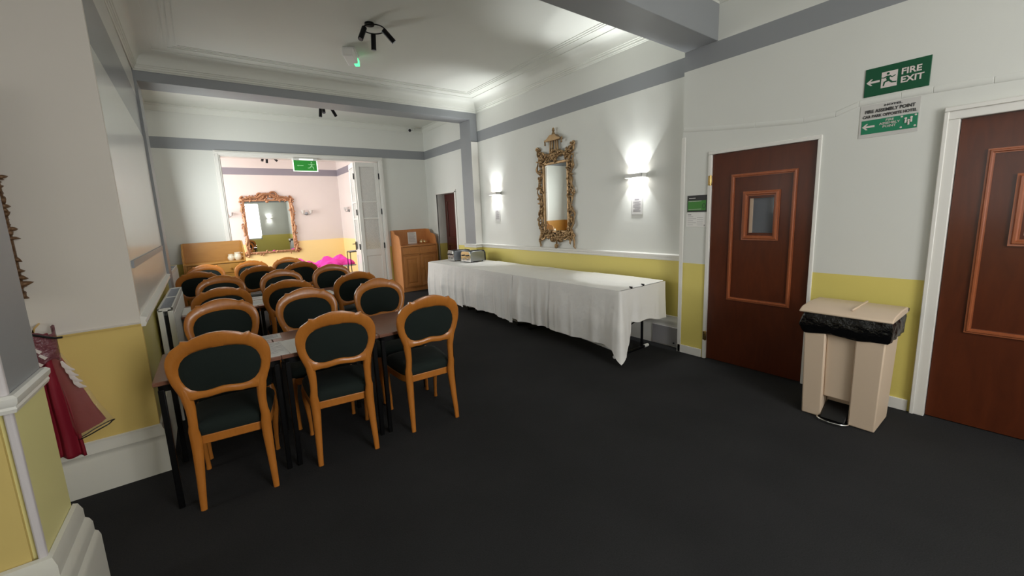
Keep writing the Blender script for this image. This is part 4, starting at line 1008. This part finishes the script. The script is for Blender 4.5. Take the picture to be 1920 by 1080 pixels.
def heap(x, y, z, sx, sy, sz, seed, label):
    rr = random.Random(seed); ph = [rr.uniform(0, 6.28) for _ in range(8)]
    def f(u, v):
        a = (u*2-1); b_ = (v*2-1); e = max(0, 1-(a*a))**.5*max(0, 1-(b_*b_))**.5
        h = e*(.7+.25*math.sin(a*6+ph[0]+b_*3)+.18*math.sin(b_*9+ph[1]+a*5)+.05*math.sin(a*13+ph[2])*math.sin(b_*10+ph[3]))
        return (x+a*sx+.03*math.sin(b_*7+ph[4]), y+b_*sy+.03*math.sin(a*8+ph[5]), z+.004+max(0, h)*sz)
    o = MB().grid(44, 30, f).build('folded_cloth', M_pink, fix=False, smooth=80, solid=.006); tag(o, label, 'cloth', 'pink cloths heaped in the bright room'); return o
heap(1.58, 9.72, .55, .32, .28, .19, 4, 'crumpled hot pink cloth, left heap in the bright room')
heap(2.33, 9.78, .55, .38, .30, .22, 6, 'crumpled hot pink cloth, right heap beside the black stand')
st = thing('metal_stand', 'slim black metal stand beside the pink cloths in the bright room', 'stand', (2.66, 9.25, 0))
g = MB()
for x in (-.13, .13):
    for y in (-.12, .12): g.tube([(x, y, 0), (x, y, .86)], .009, 6)
for z in (.2, .86): g.tube([(-.13, -.12, z), (.13, -.12, z), (.13, .12, z), (-.13, .12, z), (-.13, -.12, z)], .009, 6)
g.build('frame', M_black, st); MB().box(-.13, .13, -.12, .12, .865, .885).build('shelf', M_grille, st)
g = MB(); g.tube([(-.05, 0, .885), (-.05, 0, 1.0)], .018, 8); 
# ------------------------------------------------------------------ garment on the hook behind the pier
ga = thing('hanging_garment', 'crimson garment in a clear plastic cover hanging on the beige wall', 'clothing', (-.745, 3.12, -.035))
g = MB()
def f(u, v):
    z = 1.06-v*.70; wl = -.13-.01*v; wr = -.03+.05*v
    x = wl+(wr-wl)*u
    return (x, .02*math.sin(u*14+v*2)-.02+.01*math.sin(v*9), z-.03*u*v)
g.grid(30, 40, f); g.build('cloth', M_red, ga, fix=False, smooth=80, solid=.012)
def cone(r0, r1, z0, z1, x0, x1, mat, nm, ry=.35):
    g = MB(); n = 40; m_ = 26
    def f(u, v):
        a = u*2*math.pi; r = r0+(r1-r0)*v; cx = x0+(x1-x0)*v; z = z0+(z1-z0)*v
        wv = 1+.06*math.sin(a*5+v*6)
        return (cx+math.cos(a)*r*wv, math.sin(a)*r*ry*wv, z+math.cos(a)*r*.42*v)
    g.grid(n, m_, f); return g.build(nm, mat, ga, fix=False, smooth=80)
cone(.04, .066, .92, .48, -.04, .06, M_red, 'inner_fold', .3)
cone(.04, .078, .94, .46, -.035, .08, M_clear, 'plastic_cover', .42)
g = MB(); g.tube([(.08+math.cos(a)*.078*(1+.06*math.sin(a*5+6)), math.sin(a)*.078*.42*(1+.06*math.sin(a*5+6)), .46+math.cos(a)*.078*.42) for a in [i*2*math.pi/40 for i in range(41)]], .0035, 6); g.build('cover_hem', M_blackp, ga)
g = MB()
def f(u, v):
    a = math.pi*(u-.5)*1.5; return (-.075+math.sin(a)*.075, -.06*math.cos(a)-.0, 1.06-v*.17+.02*math.cos(a*3+v*4)+.02*math.sin(a))
g.grid(20, 14, f); g.build('cover_top', simple('creased_plastic', rgb(120, 70, 78), .18, bs=30, bstr=1, dist=.02), ga, fix=False, smooth=80, solid=.004)
g = MB(); g.tube([(-.13+.0*i, -.055, 1.07-0*i) if i == 0 else (-.13+i*.028, -.062, 1.07+.012*math.sin(i*.9)-.004*i) for i in range(7)], .006, 6); g.build('collar', M_blackp, ga)
g = MB()
for i in range(4):
    x0, z0 = .012+.010*i, .875-.036*i
    pts = [(x0, -.052, z0+.03), (x0+.008, -.056, z0+.005), (x0+.024, -.056, z0-.02), (x0+.042, -.05, z0-.03)]
    g = MB(); g.tube(pts, [.005, .011, .011, .004], 8, flat=((0, 1, 0), .3)); g.build('white_marking', M_bone, ga)
for p in ((-.09, .965), (-.06, .985), (-.085, .925), (-.045, .95), (-.10, .945), (-.065, .915)): g = MB(); g.tube([(p[0]-.01, -.078, p[1]+.012), (p[0]+.012, -.078, p[1]-.012)], [.007, .009], 6, flat=((0, 1, 0), .3)); g.build('white_marking', M_bone, ga)
g = MB(); g.tube([(-.08, .11, 1.10), (-.08, .03, 1.09), (-.08, .0, 1.07), (-.08, .0, 1.09)], .005, 6); g.build('hook', M_brass, ga)
